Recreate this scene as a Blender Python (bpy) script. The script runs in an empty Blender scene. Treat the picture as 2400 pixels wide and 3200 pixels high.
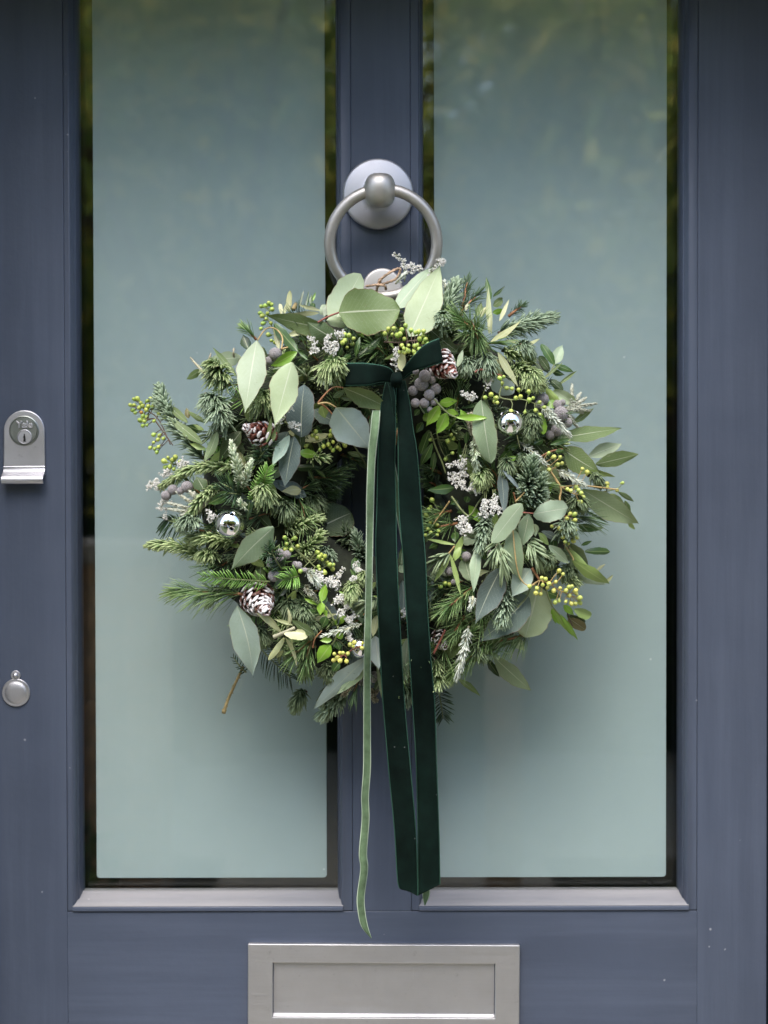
import bpy, bmesh, math, random
from mathutils import Vector, Matrix, Euler, noise
R_ = math.radians
random.seed(7)
SC = bpy.context.scene
COL = SC.collection

# ------------------------------------------------------------------ camera
S_U = 0.0005                 # metres per layout unit on the door face
DIST = 1.54
ZC = 1.42                    # height on the door face of the picture's middle
CAM_PITCH = R_(0.93)
cam_d = bpy.data.cameras.new('camera')
cam = bpy.data.objects.new('camera', cam_d); COL.objects.link(cam)
cam_d.sensor_fit = 'VERTICAL'; cam_d.sensor_height = 36.0; cam_d.sensor_width = 27.0
cam_d.lens = 36.0 * DIST / (2212 * S_U)
cam_d.clip_start = 0.05; cam_d.clip_end = 400
cam_d.dof.use_dof = True; cam_d.dof.focus_distance = 1.45; cam_d.dof.aperture_fstop = 4.0
cam.location = (0.0, -DIST, ZC + DIST * math.tan(CAM_PITCH))
CROT = Euler((R_(90) - CAM_PITCH, 0, 0)).to_matrix() @ Matrix.Rotation(R_(-0.12), 3, 'Z')
cam.rotation_euler = CROT.to_euler()
SC.camera = cam

# ------------------------------------------------------------------ light
SUN_EL, SUN_AZ = R_(63), R_(14)          # the brightest part of the cloud: high, a little to the left
w = bpy.data.worlds.new('World'); SC.world = w; w.use_nodes = True
nt = w.node_tree; nt.nodes.clear()
sky = nt.nodes.new('ShaderNodeTexSky'); sky.sky_type = 'NISHITA'; sky.sun_disc = False
sky.sun_elevation = SUN_EL; sky.sun_rotation = math.pi + SUN_AZ
sky.air_density = 1.0; sky.dust_density = 2.0; sky.ozone_density = 1.0
bg = nt.nodes.new('ShaderNodeBackground'); bg.inputs[1].default_value = 0.15
wo = nt.nodes.new('ShaderNodeOutputWorld')
nt.links.new(sky.outputs[0], bg.inputs[0]); nt.links.new(bg.outputs[0], wo.inputs[0])
sd = bpy.data.lights.new('sun', 'SUN'); sd.energy = 1.5; sd.angle = R_(46); sd.color = (1.0, 0.965, 0.92)
so = bpy.data.objects.new('sun', sd); COL.objects.link(so)
tosun = Vector((-math.sin(SUN_AZ) * math.cos(SUN_EL), -math.cos(SUN_AZ) * math.cos(SUN_EL), math.sin(SUN_EL)))
so.rotation_euler = tosun.to_track_quat('Z', 'Y').to_euler()
so.location = (-2, -6, 8)
SC.view_settings.view_transform = 'Standard'; SC.view_settings.look = 'None'
SC.view_settings.exposure = 1.72; SC.view_settings.gamma = 1.0
SC.render.engine = 'CYCLES'

# ------------------------------------------------------------------ helpers
def lin(r, g, b, k=1.0):
    f = lambda c: ((c / 255 + 0.055) / 1.055) ** 2.4 if c > 10 else c / 255 / 12.92
    return (f(r) * k, f(g) * k, f(b) * k, 1.0)

def ray(u, v):
    k = S_U / DIST
    return CROT @ Vector(((u - 829.5) * k, (1106 - v) * k, -1.0))

def P(u, v, y=0.0):
    """world point seen at layout position (u, v) on the vertical plane Y = y"""
    d = ray(u, v); o = cam.location
    return o + d * ((y - o.y) / d.y)

OFF = dict(A=(400, 820), B=(800, 760), C=(1200, 760), D=(1550, 860), E=(420, 1250), F=(800, 1250), G=(1200, 1250),
           H=(1550, 1300), I=(440, 1700), J=(840, 1700), K=(1240, 1700), L=(1500, 1600))
CPX = 0.20833
def UV(c, x, y):
    o = OFF[c]
    return o[0] * 0.69125 + x * CPX, o[1] * 0.69125 + y * CPX
WU, WV, WR, WA = 835.0, 1078.0, 300.0, 262.0
def depth(u, v, f=1.0):
    rr = math.hypot(u - WU, v - WV)
    s = math.sqrt(max(0.13, 1 - ((rr - WR) / WA) ** 2))
    return -(0.034 + 0.082 * f * s)
def Q(c, x, y, f=1.0):
    u, v = UV(c, x, y)
    return P(u, v, depth(u, v, f))
def mm(px):                     # detail pixels to metres near the wreath's front
    return px * 0.0001042 * 0.93

def link(o, parent=None, mat=None):
    COL.objects.link(o)
    if parent is not None: o.parent = parent
    if mat is not None and o.type == 'MESH': o.data.materials.append(mat)
    return o
def mesh_obj(name, verts, faces, mat=None, parent=None, smooth=True, uvs=None, tint=None):
    me = bpy.data.meshes.new(name); me.from_pydata([tuple(v) for v in verts], [], faces)
    if smooth: me.polygons.foreach_set('use_smooth', [True] * len(me.polygons))
    if uvs is not None:
        ul = me.uv_layers.new(name='UVMap')
        for l in me.loops: ul.data[l.index].uv = uvs[l.vertex_index]
    if tint is not None:
        at = me.attributes.new('tint', 'FLOAT_COLOR', 'POINT')
        flat = []
        for t in tint: flat += [t[0], t[1], t[2], 1.0]
        at.data.foreach_set('color', flat)
    me.update()
    o = bpy.data.objects.new(name, me)
    return link(o, parent, mat)
def bm_obj(name, bm, mat=None, parent=None, smooth=False, bevel=0.0, seg=2):
    me = bpy.data.meshes.new(name); bmesh.ops.recalc_face_normals(bm, faces=bm.faces[:]); bm.to_mesh(me); bm.free()
    if smooth: me.polygons.foreach_set('use_smooth', [True] * len(me.polygons))
    o = bpy.data.objects.new(name, me); link(o, parent, mat)
    if bevel:
        m = o.modifiers.new('bevel', 'BEVEL'); m.width = bevel; m.segments = seg; m.limit_method = 'ANGLE'; m.angle_limit = R_(40)
        me.polygons.foreach_set('use_smooth', [True] * len(me.polygons)); me.set_sharp_from_angle(angle=R_(50))
    return o
def empty(name, loc=(0, 0, 0)):
    o = bpy.data.objects.new(name, None); o.location = loc; o.empty_display_size = 0.05
    COL.objects.link(o); return o
def tag(o, label=None, cat=None, group=None, kind=None):
    if label: o['label'] = label
    if cat: o['category'] = cat
    if group: o['group'] = group
    if kind: o['kind'] = kind
    return o
def box_bm(bm, x0, x1, y0, y1, z0, z1):
    vs = [bm.verts.new(p) for p in ((x0, y0, z0), (x1, y0, z0), (x1, y1, z0), (x0, y1, z0), (x0, y0, z1), (x1, y0, z1), (x1, y1, z1), (x0, y1, z1))]
    for f in ((0, 3, 2, 1), (4, 5, 6, 7), (0, 1, 5, 4), (1, 2, 6, 5), (2, 3, 7, 6), (3, 0, 4, 7)): bm.faces.new([vs[i] for i in f])
def box(name, x0, x1, y0, y1, z0, z1, mat, parent=None, bevel=0.0):
    bm = bmesh.new(); box_bm(bm, x0, x1, y0, y1, z0, z1)
    return bm_obj(name, bm, mat, parent, bevel=bevel)
def lathe(name, prof, center, axis, mat, parent=None, n=40, sharp=40):
    """prof: list of (radius, height along axis)"""
    ax = Vector(axis).normalized(); e1 = ax.orthogonal().normalized(); e2 = ax.cross(e1); c = Vector(center)
    vs, fs = [], []
    for r, h in prof:
        for i in range(n):
            a = 2 * math.pi * i / n
            vs.append(c + ax * h + (e1 * math.cos(a) + e2 * math.sin(a)) * r)
    for k in range(len(prof) - 1):
        for i in range(n):
            j = (i + 1) % n
            fs.append((k * n + i, k * n + j, (k + 1) * n + j, (k + 1) * n + i))
    if prof[-1][0] > 1e-6: fs.append(tuple((len(prof) - 1) * n + i for i in range(n)))
    if prof[0][0] > 1e-6: fs.append(tuple(reversed(range(n))))
    o = mesh_obj(name, vs, fs, mat, parent)
    o.data.set_sharp_from_angle(angle=R_(sharp))
    return o
def smooth_path(pts, n=6):
    pts = [Vector(p) for p in pts]
    if len(pts) < 3: return [pts[0].lerp(pts[-1], i / n) for i in range(n + 1)]
    out = []
    for i in range(len(pts) - 1):
        p0 = pts[max(i - 1, 0)]; p1 = pts[i]; p2 = pts[i + 1]; p3 = pts[min(i + 2, len(pts) - 1)]
        for k in range(n):
            t = k / n
            out.append(0.5 * ((2 * p1) + (p2 - p0) * t + (2 * p0 - 5 * p1 + 4 * p2 - p3) * t * t + (3 * p1 - p0 - 3 * p2 + p3) * t ** 3))
    out.append(pts[-1]); return out
def tube_geo(path, r0, r1=None, n=6, closed=False, VS=None, FS=None):
    VS = [] if VS is None else VS; FS = [] if FS is None else FS
    r1 = r0 if r1 is None else r1; b = len(VS); m = len(path); e1 = None
    for i, p in enumerate(path):
        t = (path[(i + 1) % m if closed else min(i + 1, m - 1)] - path[(i - 1) % m if closed else max(i - 1, 0)])
        t = t.normalized() if t.length > 1e-9 else Vector((0, 0, 1))
        if e1 is None: e1 = t.orthogonal().normalized()
        e1 = (e1 - t * e1.dot(t)); e1 = e1.normalized() if e1.length > 1e-6 else t.orthogonal().normalized()
        e2 = t.cross(e1); r = r0 + (r1 - r0) * i / max(m - 1, 1)
        for k in range(n):
            a = 2 * math.pi * k / n
            VS.append(p + (e1 * math.cos(a) + e2 * math.sin(a)) * r)
    for i in range(m if closed else m - 1):
        for k in range(n):
            j = (k + 1) % n; i2 = (i + 1) % m
            FS.append((b + i * n + k, b + i * n + j, b + i2 * n + j, b + i2 * n + k))
    if not closed:
        FS.append(tuple(b + k for k in reversed(range(n)))); FS.append(tuple(b + (m - 1) * n + k for k in range(n)))
    return VS, FS
def tube(name, path, r0, r1, mat, parent=None, n=6, closed=False):
    VS, FS = tube_geo(path, r0, r1, n, closed)
    return mesh_obj(name, VS, FS, mat, parent)

# ------------------------------------------------------------------ materials
def newmat(name):
    m = bpy.data.materials.new(name); m.use_nodes = True
    n = m.node_tree; return m, n.nodes, n.links, n.nodes['Principled BSDF']
def rgb_mix(N, L, fac, a, b, mode='MIX'):
    x = N.new('ShaderNodeMix'); x.data_type = 'RGBA'; x.blend_type = mode
    for s, v in ((x.inputs[0], fac), (x.inputs[6], a), (x.inputs[7], b)):
        if isinstance(v, (int, float)): s.default_value = v
        elif isinstance(v, tuple): s.default_value = v
        else: L.new(v, s)
    return x.outputs[2]
def math_n(N, L, op, a, b=None, c=None):
    x = N.new('ShaderNodeMath'); x.operation = op
    for i, v in enumerate((a, b, c)):
        if v is None: continue
        if isinstance(v, (int, float)): x.inputs[i].default_value = v
        else: L.new(v, x.inputs[i])
    return x.outputs[0]
def ramp(N, L, fac, stops):
    r = N.new('ShaderNodeValToRGB'); L.new(fac, r.inputs[0]); e = r.color_ramp.elements
    while len(e) < len(stops): e.new(0.5)
    for i, (p, c) in enumerate(stops):
        e[i].position = p; e[i].color = c if isinstance(c, tuple) else (c, c, c, 1)
    return r.outputs[0]
def noise_n(N, L, scale, detail=4, rough=0.55, vec=None, stretch=None, obj=True):
    t = N.new('ShaderNodeTexNoise'); t.inputs['Scale'].default_value = scale
    t.inputs['Detail'].default_value = detail; t.inputs['Roughness'].default_value = rough
    if vec is None:
        tc = N.new('ShaderNodeTexCoord'); vec = tc.outputs['Object']
    if stretch:
        mp = N.new('ShaderNodeMapping'); mp.inputs['Scale'].default_value = stretch; L.new(vec, mp.inputs[0]); vec = mp.outputs[0]
    L.new(vec, t.inputs['Vector']); return t.outputs[0]
def bump(N, L, bs, h, strength, dist=0.001):
    b = N.new('ShaderNodeBump'); b.inputs['Strength'].default_value = strength; b.inputs['Distance'].default_value = dist
    L.new(h, b.inputs['Height']); L.new(b.outputs[0], bs.inputs['Normal'])

def simple(name, col, rough=0.6, metal=0.0, spec=0.5, var=0.12, nscale=40, bstr=0.0, bscale=200):
    m, N, L, b = newmat(name)
    n = noise_n(N, L, nscale)
    d = tuple(c * (1 - var * 2) for c in col[:3]) + (1,); e = tuple(min(1, c * (1 + var * 2)) for c in col[:3]) + (1,)
    L.new(ramp(N, L, n, [(0.3, d), (0.7, e)]), b.inputs['Base Color'])
    b.inputs['Roughness'].default_value = rough; b.inputs['Metallic'].default_value = metal
    b.inputs['Specular IOR Level'].default_value = spec
    if bstr: bump(N, L, b, noise_n(N, L, bscale), bstr)
    return m

def paint_mat(name, base, grain=(1, 1, 1), dusty=0.0, chips=0.34):
    m, N, L, b = newmat(name)
    big = noise_n(N, L, 5, 5, 0.6)
    c = ramp(N, L, big, [(0.25, tuple(x * 0.86 for x in base[:3]) + (1,)), (0.75, tuple(x * 1.13 for x in base[:3]) + (1,))])
    st = noise_n(N, L, 30, 5, 0.7, stretch=grain)
    c = rgb_mix(N, L, math_n(N, L, 'MULTIPLY', ramp(N, L, st, [(0.42, 0.0), (0.75, 1.0)]), 0.25), c, tuple(min(1, x * 1.9 + 0.03) for x in base[:3]) + (1,))
    # small white paint chips and dust specks
    v = N.new('ShaderNodeTexVoronoi'); v.inputs['Scale'].default_value = 62
    tc = N.new('ShaderNodeTexCoord'); L.new(tc.outputs['Object'], v.inputs['Vector'])
    sp = math_n(N, L, 'LESS_THAN', math_n(N, L, 'ADD', v.outputs['Distance'], math_n(N, L, 'MULTIPLY', noise_n(N, L, 420, 2), 0.10)), 0.125)
    sep = N.new('ShaderNodeSeparateColor'); L.new(v.outputs['Color'], sep.inputs[0])
    sp = math_n(N, L, 'MULTIPLY', sp, math_n(N, L, 'MULTIPLY', math_n(N, L, 'GREATER_THAN', sep.outputs[0], 0.80), sep.outputs[1]))
    c = rgb_mix(N, L, math_n(N, L, 'MULTIPLY', sp, chips), c, lin(200, 200, 205))
    if dusty:
        dn = noise_n(N, L, 22, 6, 0.75, stretch=grain)
        c = rgb_mix(N, L, ramp(N, L, dn, [(0.3, dusty * 0.55), (0.62, dusty)]), c, lin(180, 174, 168))
        crk = noise_n(N, L, 26, 6, 0.8, stretch=(0.10, 1, 5))
        c = rgb_mix(N, L, ramp(N, L, crk, [(0.30, 0.85), (0.36, 0.0)]), c, lin(70, 58, 52))
    L.new(c, b.inputs['Base Color'])
    rr = noise_n(N, L, 14, 5, 0.7)
    L.new(ramp(N, L, rr, [(0.3, 0.34 + dusty * 0.3), (0.7, 0.52 + dusty * 0.3)]), b.inputs['Roughness'])
    b.inputs['Specular IOR Level'].default_value = 0.42
    h = math_n(N, L, 'ADD', math_n(N, L, 'MULTIPLY', noise_n(N, L, 120, 3, 0.6), 0.5), math_n(N, L, 'MULTIPLY', st, 0.8))
    bump(N, L, b, h, 0.34, 0.001)
    return m
PB = (0.0585, 0.0725, 0.1075, 1)
M_paint_v = paint_mat('blue_grey_paint_vertical', PB, (1, 1, 0.05))
M_paint_h = paint_mat('blue_grey_paint_horizontal', PB, (0.05, 1, 1))
M_sill = paint_mat('weathered_sill_paint', PB, (0.06, 1, 1), dusty=0.44)

def metal_mat(name, col, rough, brush=None, blot=0.25, bst=0.05):
    m, N, L, b = newmat(name)
    n = noise_n(N, L, 18, 6, 0.7)
    c = ramp(N, L, n, [(0.3, tuple(x * (1 - blot) for x in col[:3]) + (1,)), (0.7, col)])
    if blot > 0.07:
        g_ = noise_n(N, L, 70, 6, 0.8)
        c = rgb_mix(N, L, ramp(N, L, g_, [(0.60, 0.0), (0.72, 0.45)]), c, tuple(x * 0.45 for x in col[:3]) + (1,))
        sc_ = noise_n(N, L, 45, 3, 0.6, stretch=(6, 1, 0.3))
        c = rgb_mix(N, L, ramp(N, L, sc_, [(0.70, 0.0), (0.76, 0.35)]), c, tuple(min(1, x * 1.35) for x in col[:3]) + (1,))
    L.new(c, b.inputs['Base Color']); b.inputs['Metallic'].default_value = 1.0
    if brush:
        s = noise_n(N, L, 60, 4, 0.8, stretch=brush)
        L.new(ramp(N, L, s, [(0.25, rough * 0.8), (0.75, rough * 1.25)]), b.inputs['Roughness'])
        bump(N, L, b, s, bst, 0.0004)
    else:
        L.new(ramp(N, L, n, [(0.25, rough * 0.85), (0.75, rough * 1.2)]), b.inputs['Roughness'])
        bump(N, L, b, noise_n(N, L, 260, 3), 0.03, 0.0004)
    return m
M_nickel = metal_mat('satin_nickel', lin(196, 195, 199), 0.50, blot=0.14)
M_ringm = metal_mat('worn_satin_nickel', lin(206, 201, 195), 0.52, blot=0.2)
M_alu = metal_mat('satin_aluminium', lin(204, 203, 208), 0.44, blot=0.08)
M_brushed = metal_mat('brushed_steel', lin(200, 199, 201), 0.50, brush=(0.25, 1, 26), blot=0.10, bst=0.12)
M_cyl = metal_mat('pitted_lock_metal', lin(165, 170, 165), 0.45, blot=0.5)
M_dark = simple('dark_slot', (0.004, 0.004, 0.004, 1), 0.8)
M_chrome = metal_mat('silver_bell', lin(238, 238, 240), 0.06, blot=0.06)

def glass_mat():
    m, N, L, b = newmat('clear_glass'); N.remove(b)
    out = [n for n in N if n.type == 'OUTPUT_MATERIAL'][0]
    tr = N.new('ShaderNodeBsdfTransparent'); tr.inputs[0].default_value = (0.97, 0.985, 0.975, 1)
    gl = N.new('ShaderNodeBsdfGlossy'); gl.inputs['Roughness'].default_value = 0.0
    lw = N.new('ShaderNodeLayerWeight'); lw.inputs[0].default_value = 0.5      # Schlick reflectance, the same from both sides; coated double glazing
    fr = math_n(N, L, 'MULTIPLY_ADD', math_n(N, L, 'POWER', lw.outputs['Facing'], 5.0), 0.935, 0.065)
    mx = N.new('ShaderNodeMixShader'); L.new(fr, mx.inputs[0]); L.new(tr.outputs[0], mx.inputs[1]); L.new(gl.outputs[0], mx.inputs[2])
    L.new(mx.outputs[0], out.inputs[0]); return m
M_glass = glass_mat()
def film_mat():
    m, N, L, b = newmat('frosted_film')
    n = noise_n(N, L, 4, 6, 0.7)
    c = ramp(N, L, n, [(0.25, (0.368, 0.448, 0.462, 1)), (0.75, (0.408, 0.488, 0.498, 1))])
    sm = noise_n(N, L, 16, 6, 0.75, stretch=(1, 1, 0.25))                  # faint run marks and a few flecks of dust
    c = rgb_mix(N, L, ramp(N, L, sm, [(0.52, 0.0), (0.8, 0.16)]), c, (0.50, 0.56, 0.56, 1))
    v = N.new('ShaderNodeTexVoronoi'); v.inputs['Scale'].default_value = 30
    tc = N.new('ShaderNodeTexCoord'); L.new(tc.outputs['Object'], v.inputs['Vector'])
    sep = N.new('ShaderNodeSeparateColor'); L.new(v.outputs['Color'], sep.inputs[0])
    sp = math_n(N, L, 'MULTIPLY', math_n(N, L, 'LESS_THAN', v.outputs['Distance'], 0.035), math_n(N, L, 'MULTIPLY', math_n(N, L, 'GREATER_THAN', sep.outputs[0], 0.75), sep.outputs[1]))
    c = rgb_mix(N, L, math_n(N, L, 'MULTIPLY', sp, 0.7), c, (0.8, 0.82, 0.8, 1))
    L.new(c, b.inputs['Base Color'])
    b.inputs['Roughness'].default_value = 0.7; b.inputs['Specular IOR Level'].default_value = 0.2
    return m
M_film = film_mat()
# ================================================================== THE SETTING BEHIND AND AROUND THE CAMERA
M_stone = simple('pale_paving_stone', lin(150, 143, 132), 0.85, var=0.1, nscale=9, bstr=0.2)
M_road = simple('asphalt', (0.055, 0.056, 0.058, 1), 0.9, var=0.1, nscale=30)
M_lawn = simple('soil_and_grass', (0.055, 0.075, 0.028, 1), 0.95, var=0.3, nscale=14, bstr=0.3)
M_render = simple('cream_render', lin(205, 198, 182), 0.85, var=0.05, nscale=4, bstr=0.1)
M_soffit = simple('dark_porch_paint', lin(70, 74, 84), 0.7, var=0.05)
M_brick = simple('stock_brick', lin(176, 146, 118), 0.9, var=0.22, nscale=7, bstr=0.3, bscale=90)
M_mortar = simple('mortar', lin(150, 145, 135), 0.95)
M_bark = simple('bark', lin(98, 84, 68), 0.9, var=0.25, nscale=12, bstr=0.6, bscale=30)
M_roof = simple('slate_roof', lin(88, 92, 100), 0.7, var=0.12, nscale=20)
M_winglass = simple('far_window_glass', (0.03, 0.035, 0.04, 1), 0.08)
M_white = simple('white_paint', lin(225, 225, 220), 0.5, var=0.03)
M_wood = simple('weathered_oak', lin(150, 128, 100), 0.8, var=0.2, nscale=15, bstr=0.3, bscale=60)

# ground, path, pavement and road, each a real step or a few millimetres apart
g = box('ground', -60, 60, -90, 4, -0.30, -0.12, M_lawn); tag(g, kind='structure')
pth = box('garden_path', -0.62, 0.62, -4.0, -0.251, -0.12, -0.005, M_stone, bevel=0.006); tag(pth, kind='structure')
pv = box('pavement', -40, 40, -6.2, -4.0, -0.12, 0.0, M_stone, bevel=0.01); tag(pv, kind='structure')
rd = box('road', -60, 60, -12.5, -6.2, -0.12, -0.11, M_road); tag(rd, kind='structure')
pv2 = box('far_pavement', -40, 40, -14.2, -12.5, -0.12, 0.0, M_stone, bevel=0.01); tag(pv2, kind='structure')

# the wall round the doorway, recessed porch and dark hall behind the door
hs = empty('house', (0, 0.2, 0)); tag(hs, 'house front with the recessed doorway round the blue door', 'house')
def hbox(name, *a, m=M_render, bevel=0.0):
    o = box(name, *a, m, None, bevel); o.parent = hs; o.matrix_parent_inverse = Matrix.Translation((0, -0.2, 0)); return o
RV = 0.475; SOF = 2.075; PF = -0.25
hbox('wall', -4.0, -RV, PF, 0.12, -0.12, 2.6)
hbox('wall', RV, 4.0, PF, 0.12, -0.12, 2.6)
hbox('wall', -4.0, 4.0, PF, 0.12, 2.602, 6.0)
hbox('porch_soffit', -RV, RV, PF, 0.118, SOF, 2.60, m=M_soffit)
hbox('door_step', -RV, RV, PF, 0.118, -0.12, 0.0, m=M_stone)
XL, XR = P(-11, 1700).x, P(1657.0, 1700).x          # door edges
hbox('door_frame', -RV, XL - 0.003, -0.012, 0.09, 0.0, SOF, m=M_paint_v)
hbox('door_frame', XR + 0.003, RV, -0.012, 0.09, 0.0, SOF, m=M_paint_v)
hbox('door_head', XL - 0.003, XR + 0.003, -0.012, 0.09, 2.047, SOF, m=M_paint_h)
M_hall = simple('dim_hall_wall', lin(60, 52, 46), 0.9)
for a in ((-0.9, -0.85, 0.12, 3.0, 0.0, 2.5), (0.85, 0.9, 0.12, 3.0, 0.0, 2.5), (-0.9, 0.9, 3.0, 3.05, 0.0, 2.5), (-0.9, 0.9, 0.12, 3.05, 2.5, 2.55), (-0.9, 0.9, 0.12, 3.05, -0.05, 0.0)):
    hbox('hall_wall', *a, m=M_hall)
for s in (-1, 1): hbox('hall_wall', min(s * RV, s * 0.9), max(s * RV, s * 0.9), 0.1205, 0.13, 0, 2.5, m=M_hall)

# leafy clumps: quads scattered through a crown, tinted one by one
def leaf_mat(name, c0, c1, c2):
    m, N, L, b = newmat(name)
    a = N.new('ShaderNodeAttribute'); a.attribute_name = 'tint'
    s = N.new('ShaderNodeSeparateColor'); L.new(a.outputs['Color'], s.inputs[0])
    L.new(ramp(N, L, s.outputs[0], [(0.0, c0), (0.6, c1), (1.0, c2)]), b.inputs['Base Color'])
    b.inputs['Roughness'].default_value = 0.5; b.inputs['Specular IOR Level'].default_value = 0.35
    tl = N.new('ShaderNodeBsdfTranslucent'); L.new(ramp(N, L, s.outputs[0], [(0.0, c0), (0.6, c1), (1.0, c2)]), tl.inputs[0])
    mx = N.new('ShaderNodeMixShader'); mx.inputs[0].default_value = 0.68
    out = [n for n in N if n.type == 'OUTPUT_MATERIAL'][0]
    L.new(b.outputs[0], mx.inputs[1]); L.new(tl.outputs[0], mx.inputs[2]); L.new(mx.outputs[0], out.inputs[0])
    return m
M_treeleaf = leaf_mat('tree_leaves', (0.10, 0.16, 0.04, 1), (0.26, 0.33, 0.08, 1), (0.66, 0.56, 0.14, 1))
M_hedgeleaf = leaf_mat('hedge_leaves', (0.025, 0.05, 0.018, 1), (0.06, 0.10, 0.035, 1), (0.14, 0.19, 0.08, 1))
def crown(name, blobs, n, size, mat, parent, rnd):
    VS, FS, T = [], [], []
    for i in range(n):
        c, r = rnd.choice(blobs)
        d = Vector((rnd.gauss(0, 1), rnd.gauss(0, 1), rnd.gauss(0, 1))).normalized() * (rnd.random() ** 0.45)
        p = Vector(c) + Vector((d.x * r[0], d.y * r[1], d.z * r[2]))
        a = Vector((rnd.gauss(0, 1), rnd.gauss(0, 1), rnd.gauss(0, .6))).normalized(); b_ = a.orthogonal().normalized()
        b_.rotate(Matrix.Rotation(rnd.random() * 6.28, 3, a)); s = size * rnd.uniform(0.6, 1.4); cc = a.cross(b_)
        k = len(VS)
        VS += [p - b_ * s, p + cc * s * 0.45, p + b_ * s, p - cc * s * 0.45]; FS.append((k, k + 1, k + 2, k + 3))
        t = rnd.random(); T += [(t, t, t)] * 4
    return mesh_obj(name, VS, FS, mat, parent, smooth=False, tint=T)
def tree(x, y, h0, h1, spread, seed, label, nl=15000, ls=0.055):
    rnd = random.Random(seed); t = empty('street_tree', (x, y, 0)); tag(t, label, 'tree', 'trees along the street, seen mirrored in the glass')
    VS, FS = tube_geo(smooth_path([(0, 0, -0.1), (0.05, 0, h0 * 0.5), (-0.04, 0.05, h0), (0.05, 0, h0 + 1.2)]), 0.17, 0.08, 10)
    blobs = []
    for i in range(15):
        a = rnd.random() * 6.28; q = spread * rnd.uniform(0.25, 0.95); z = rnd.uniform(h0 + 0.3, h1)
        e = Vector((math.cos(a) * q, math.sin(a) * q, z)); s = rnd.uniform(0.55, 1.0) * spread * 0.5
        tube_geo(smooth_path([(0, 0, h0 * 0.9), e * 0.5 + Vector((0, 0, h0 * 0.5)), e]), 0.05, 0.015, 6, VS=VS, FS=FS)
        blobs.append((e, (s, s, s * 0.75)))
    mesh_obj('trunk', VS, FS, M_bark, t)
    crown('crown', blobs, nl, ls, M_treeleaf, t, rnd)
    return t
tree(-3.4, -5.6, 1.5, 4.2, 2.1, 3, 'leafy street tree left of the path with yellowing leaves')
tree(-0.9, -6.0, 1.7, 4.3, 2.1, 5, 'leafy street tree nearly straight across from the door')
tree(1.8, -5.8, 1.8, 4.2, 2.1, 9, 'leafy street tree just right of the path')
tree(4.4, -5.6, 1.6, 3.6, 2.1, 12, 'leafy street tree far right of the path')
for i_, (x_, lab_) in enumerate(((-5.4, 'tall tree over the road at the far left'), (-2.7, 'tall tree over the road left of centre'), (0.2, 'tall tree over the road in the centre'), (3.0, 'tall tree over the road right of centre'), (5.8, 'tall tree over the road at the far right'))):
    tree(x_, -9.4 - 0.3 * (i_ % 2), 1.0, 4.9, 2.6, 15 + 2 * i_, lab_, 15000, 0.085)
tree(0.75, -7.7, 1.5, 4.4, 1.9, 41, 'bushy tree by the kerb behind the oak post')
# clipped hedge between pavement and road
rh = random.Random(2); hd = empty('hedge', (0, -6.6, 0)); tag(hd, 'long dark clipped hedge along the pavement', 'hedge')
box('hedge_core', -6.5, 6.5, -0.25, 0.25, -0.12, 1.55, simple('hedge_inside', (0.02, 0.03, 0.012, 1), 1.0), hd)
VS, FS, T = [], [], []
for i in range(14000):
    p = Vector((rh.uniform(-6.6, 6.6), 0.27 + rh.gauss(0, .05), rh.uniform(-0.1, 1.75))) if rh.random() < .8 else Vector((rh.uniform(-6.6, 6.6), rh.uniform(-.3, .3), 1.6 + rh.gauss(0, .07)))
    a = Vector((rh.gauss(0, 1), rh.gauss(0, 1), rh.gauss(0, 1))).normalized(); b_ = a.orthogonal().normalized(); c_ = a.cross(b_); k = len(VS); s_ = rh.uniform(.025, .05)
    VS += [p - b_ * s_, p + c_ * s_ * .5, p + b_ * s_, p - c_ * s_ * .5]; FS.append((k, k + 1, k + 2, k + 3)); t = rh.random(); T += [(t, t, t)] * 4
o = mesh_obj('hedge_leaves', VS, FS, M_hedgeleaf, hd, smooth=False, tint=T); o['kind'] = 'stuff'

# gate piers and posts, hedge, and the row of houses over the road
def pier(name, x, y, wx, courses, label):
    t = empty(name, (x, y, 0)); tag(t, label, 'pier')
    bw, bh, j = 0.215, 0.065, 0.010
    nb = max(2, round(wx / (bw + j)))
    W = nb * (bw + j) - j
    core = box('mortar_core', -W / 2 + .006, W / 2 - .006, -0.155, 0.155, -0.12, courses * (bh + j), M_mortar, t)
    bm = bmesh.new(); box_bm(bm, -bw / 2, bw / 2, -0.05125, 0.05125, -bh / 2, bh / 2); me = None
    for c in range(courses):
        z = -0.0 + c * (bh + j) + bh / 2
        xs = [-W / 2 + bw / 2 + i * (bw + j) for i in range(nb)] if c % 2 == 0 else None
        if xs is None: xs = [-W / 2 + (bw / 2 + i * (bw + j)) + (bw + j) / 2 for i in range(nb - 1)]
        for yy in (-0.115, 0.115):
            for xx in xs:
                if me is None:
                    o = bm_obj('brick', bm, M_brick, t, bevel=0.003); me = o.data
                else:
                    o = bpy.data.objects.new('brick', me); COL.objects.link(o); o.parent = t
                o.location = (xx + random.uniform(-.002, .002), yy + random.uniform(-.003, .003), z)
            if c % 2:
                for s in (-1, 1):
                    o = bpy.data.objects.new('brick', me); COL.objects.link(o); o.parent = t
                    o.location = (s * (W / 2 - (bw - j) / 4), yy, z); o.scale = ((bw - j) / 2 / bw, 1, 1)
    zt = courses * (bh + j)
    box('coping_stone', -W / 2 - .04, W / 2 + .04, -0.21, 0.21, zt, zt + 0.07, M_stone, t, bevel=0.008)
    return t
pier('gate_pier', -1.2, -3.3, 0.9, 16, 'brick gate pier with a stone cap left of the path')
pier('gate_pier', 1.75, -3.3, 0.45, 16, 'narrow brick gate pier with a stone cap right of the path')
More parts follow.
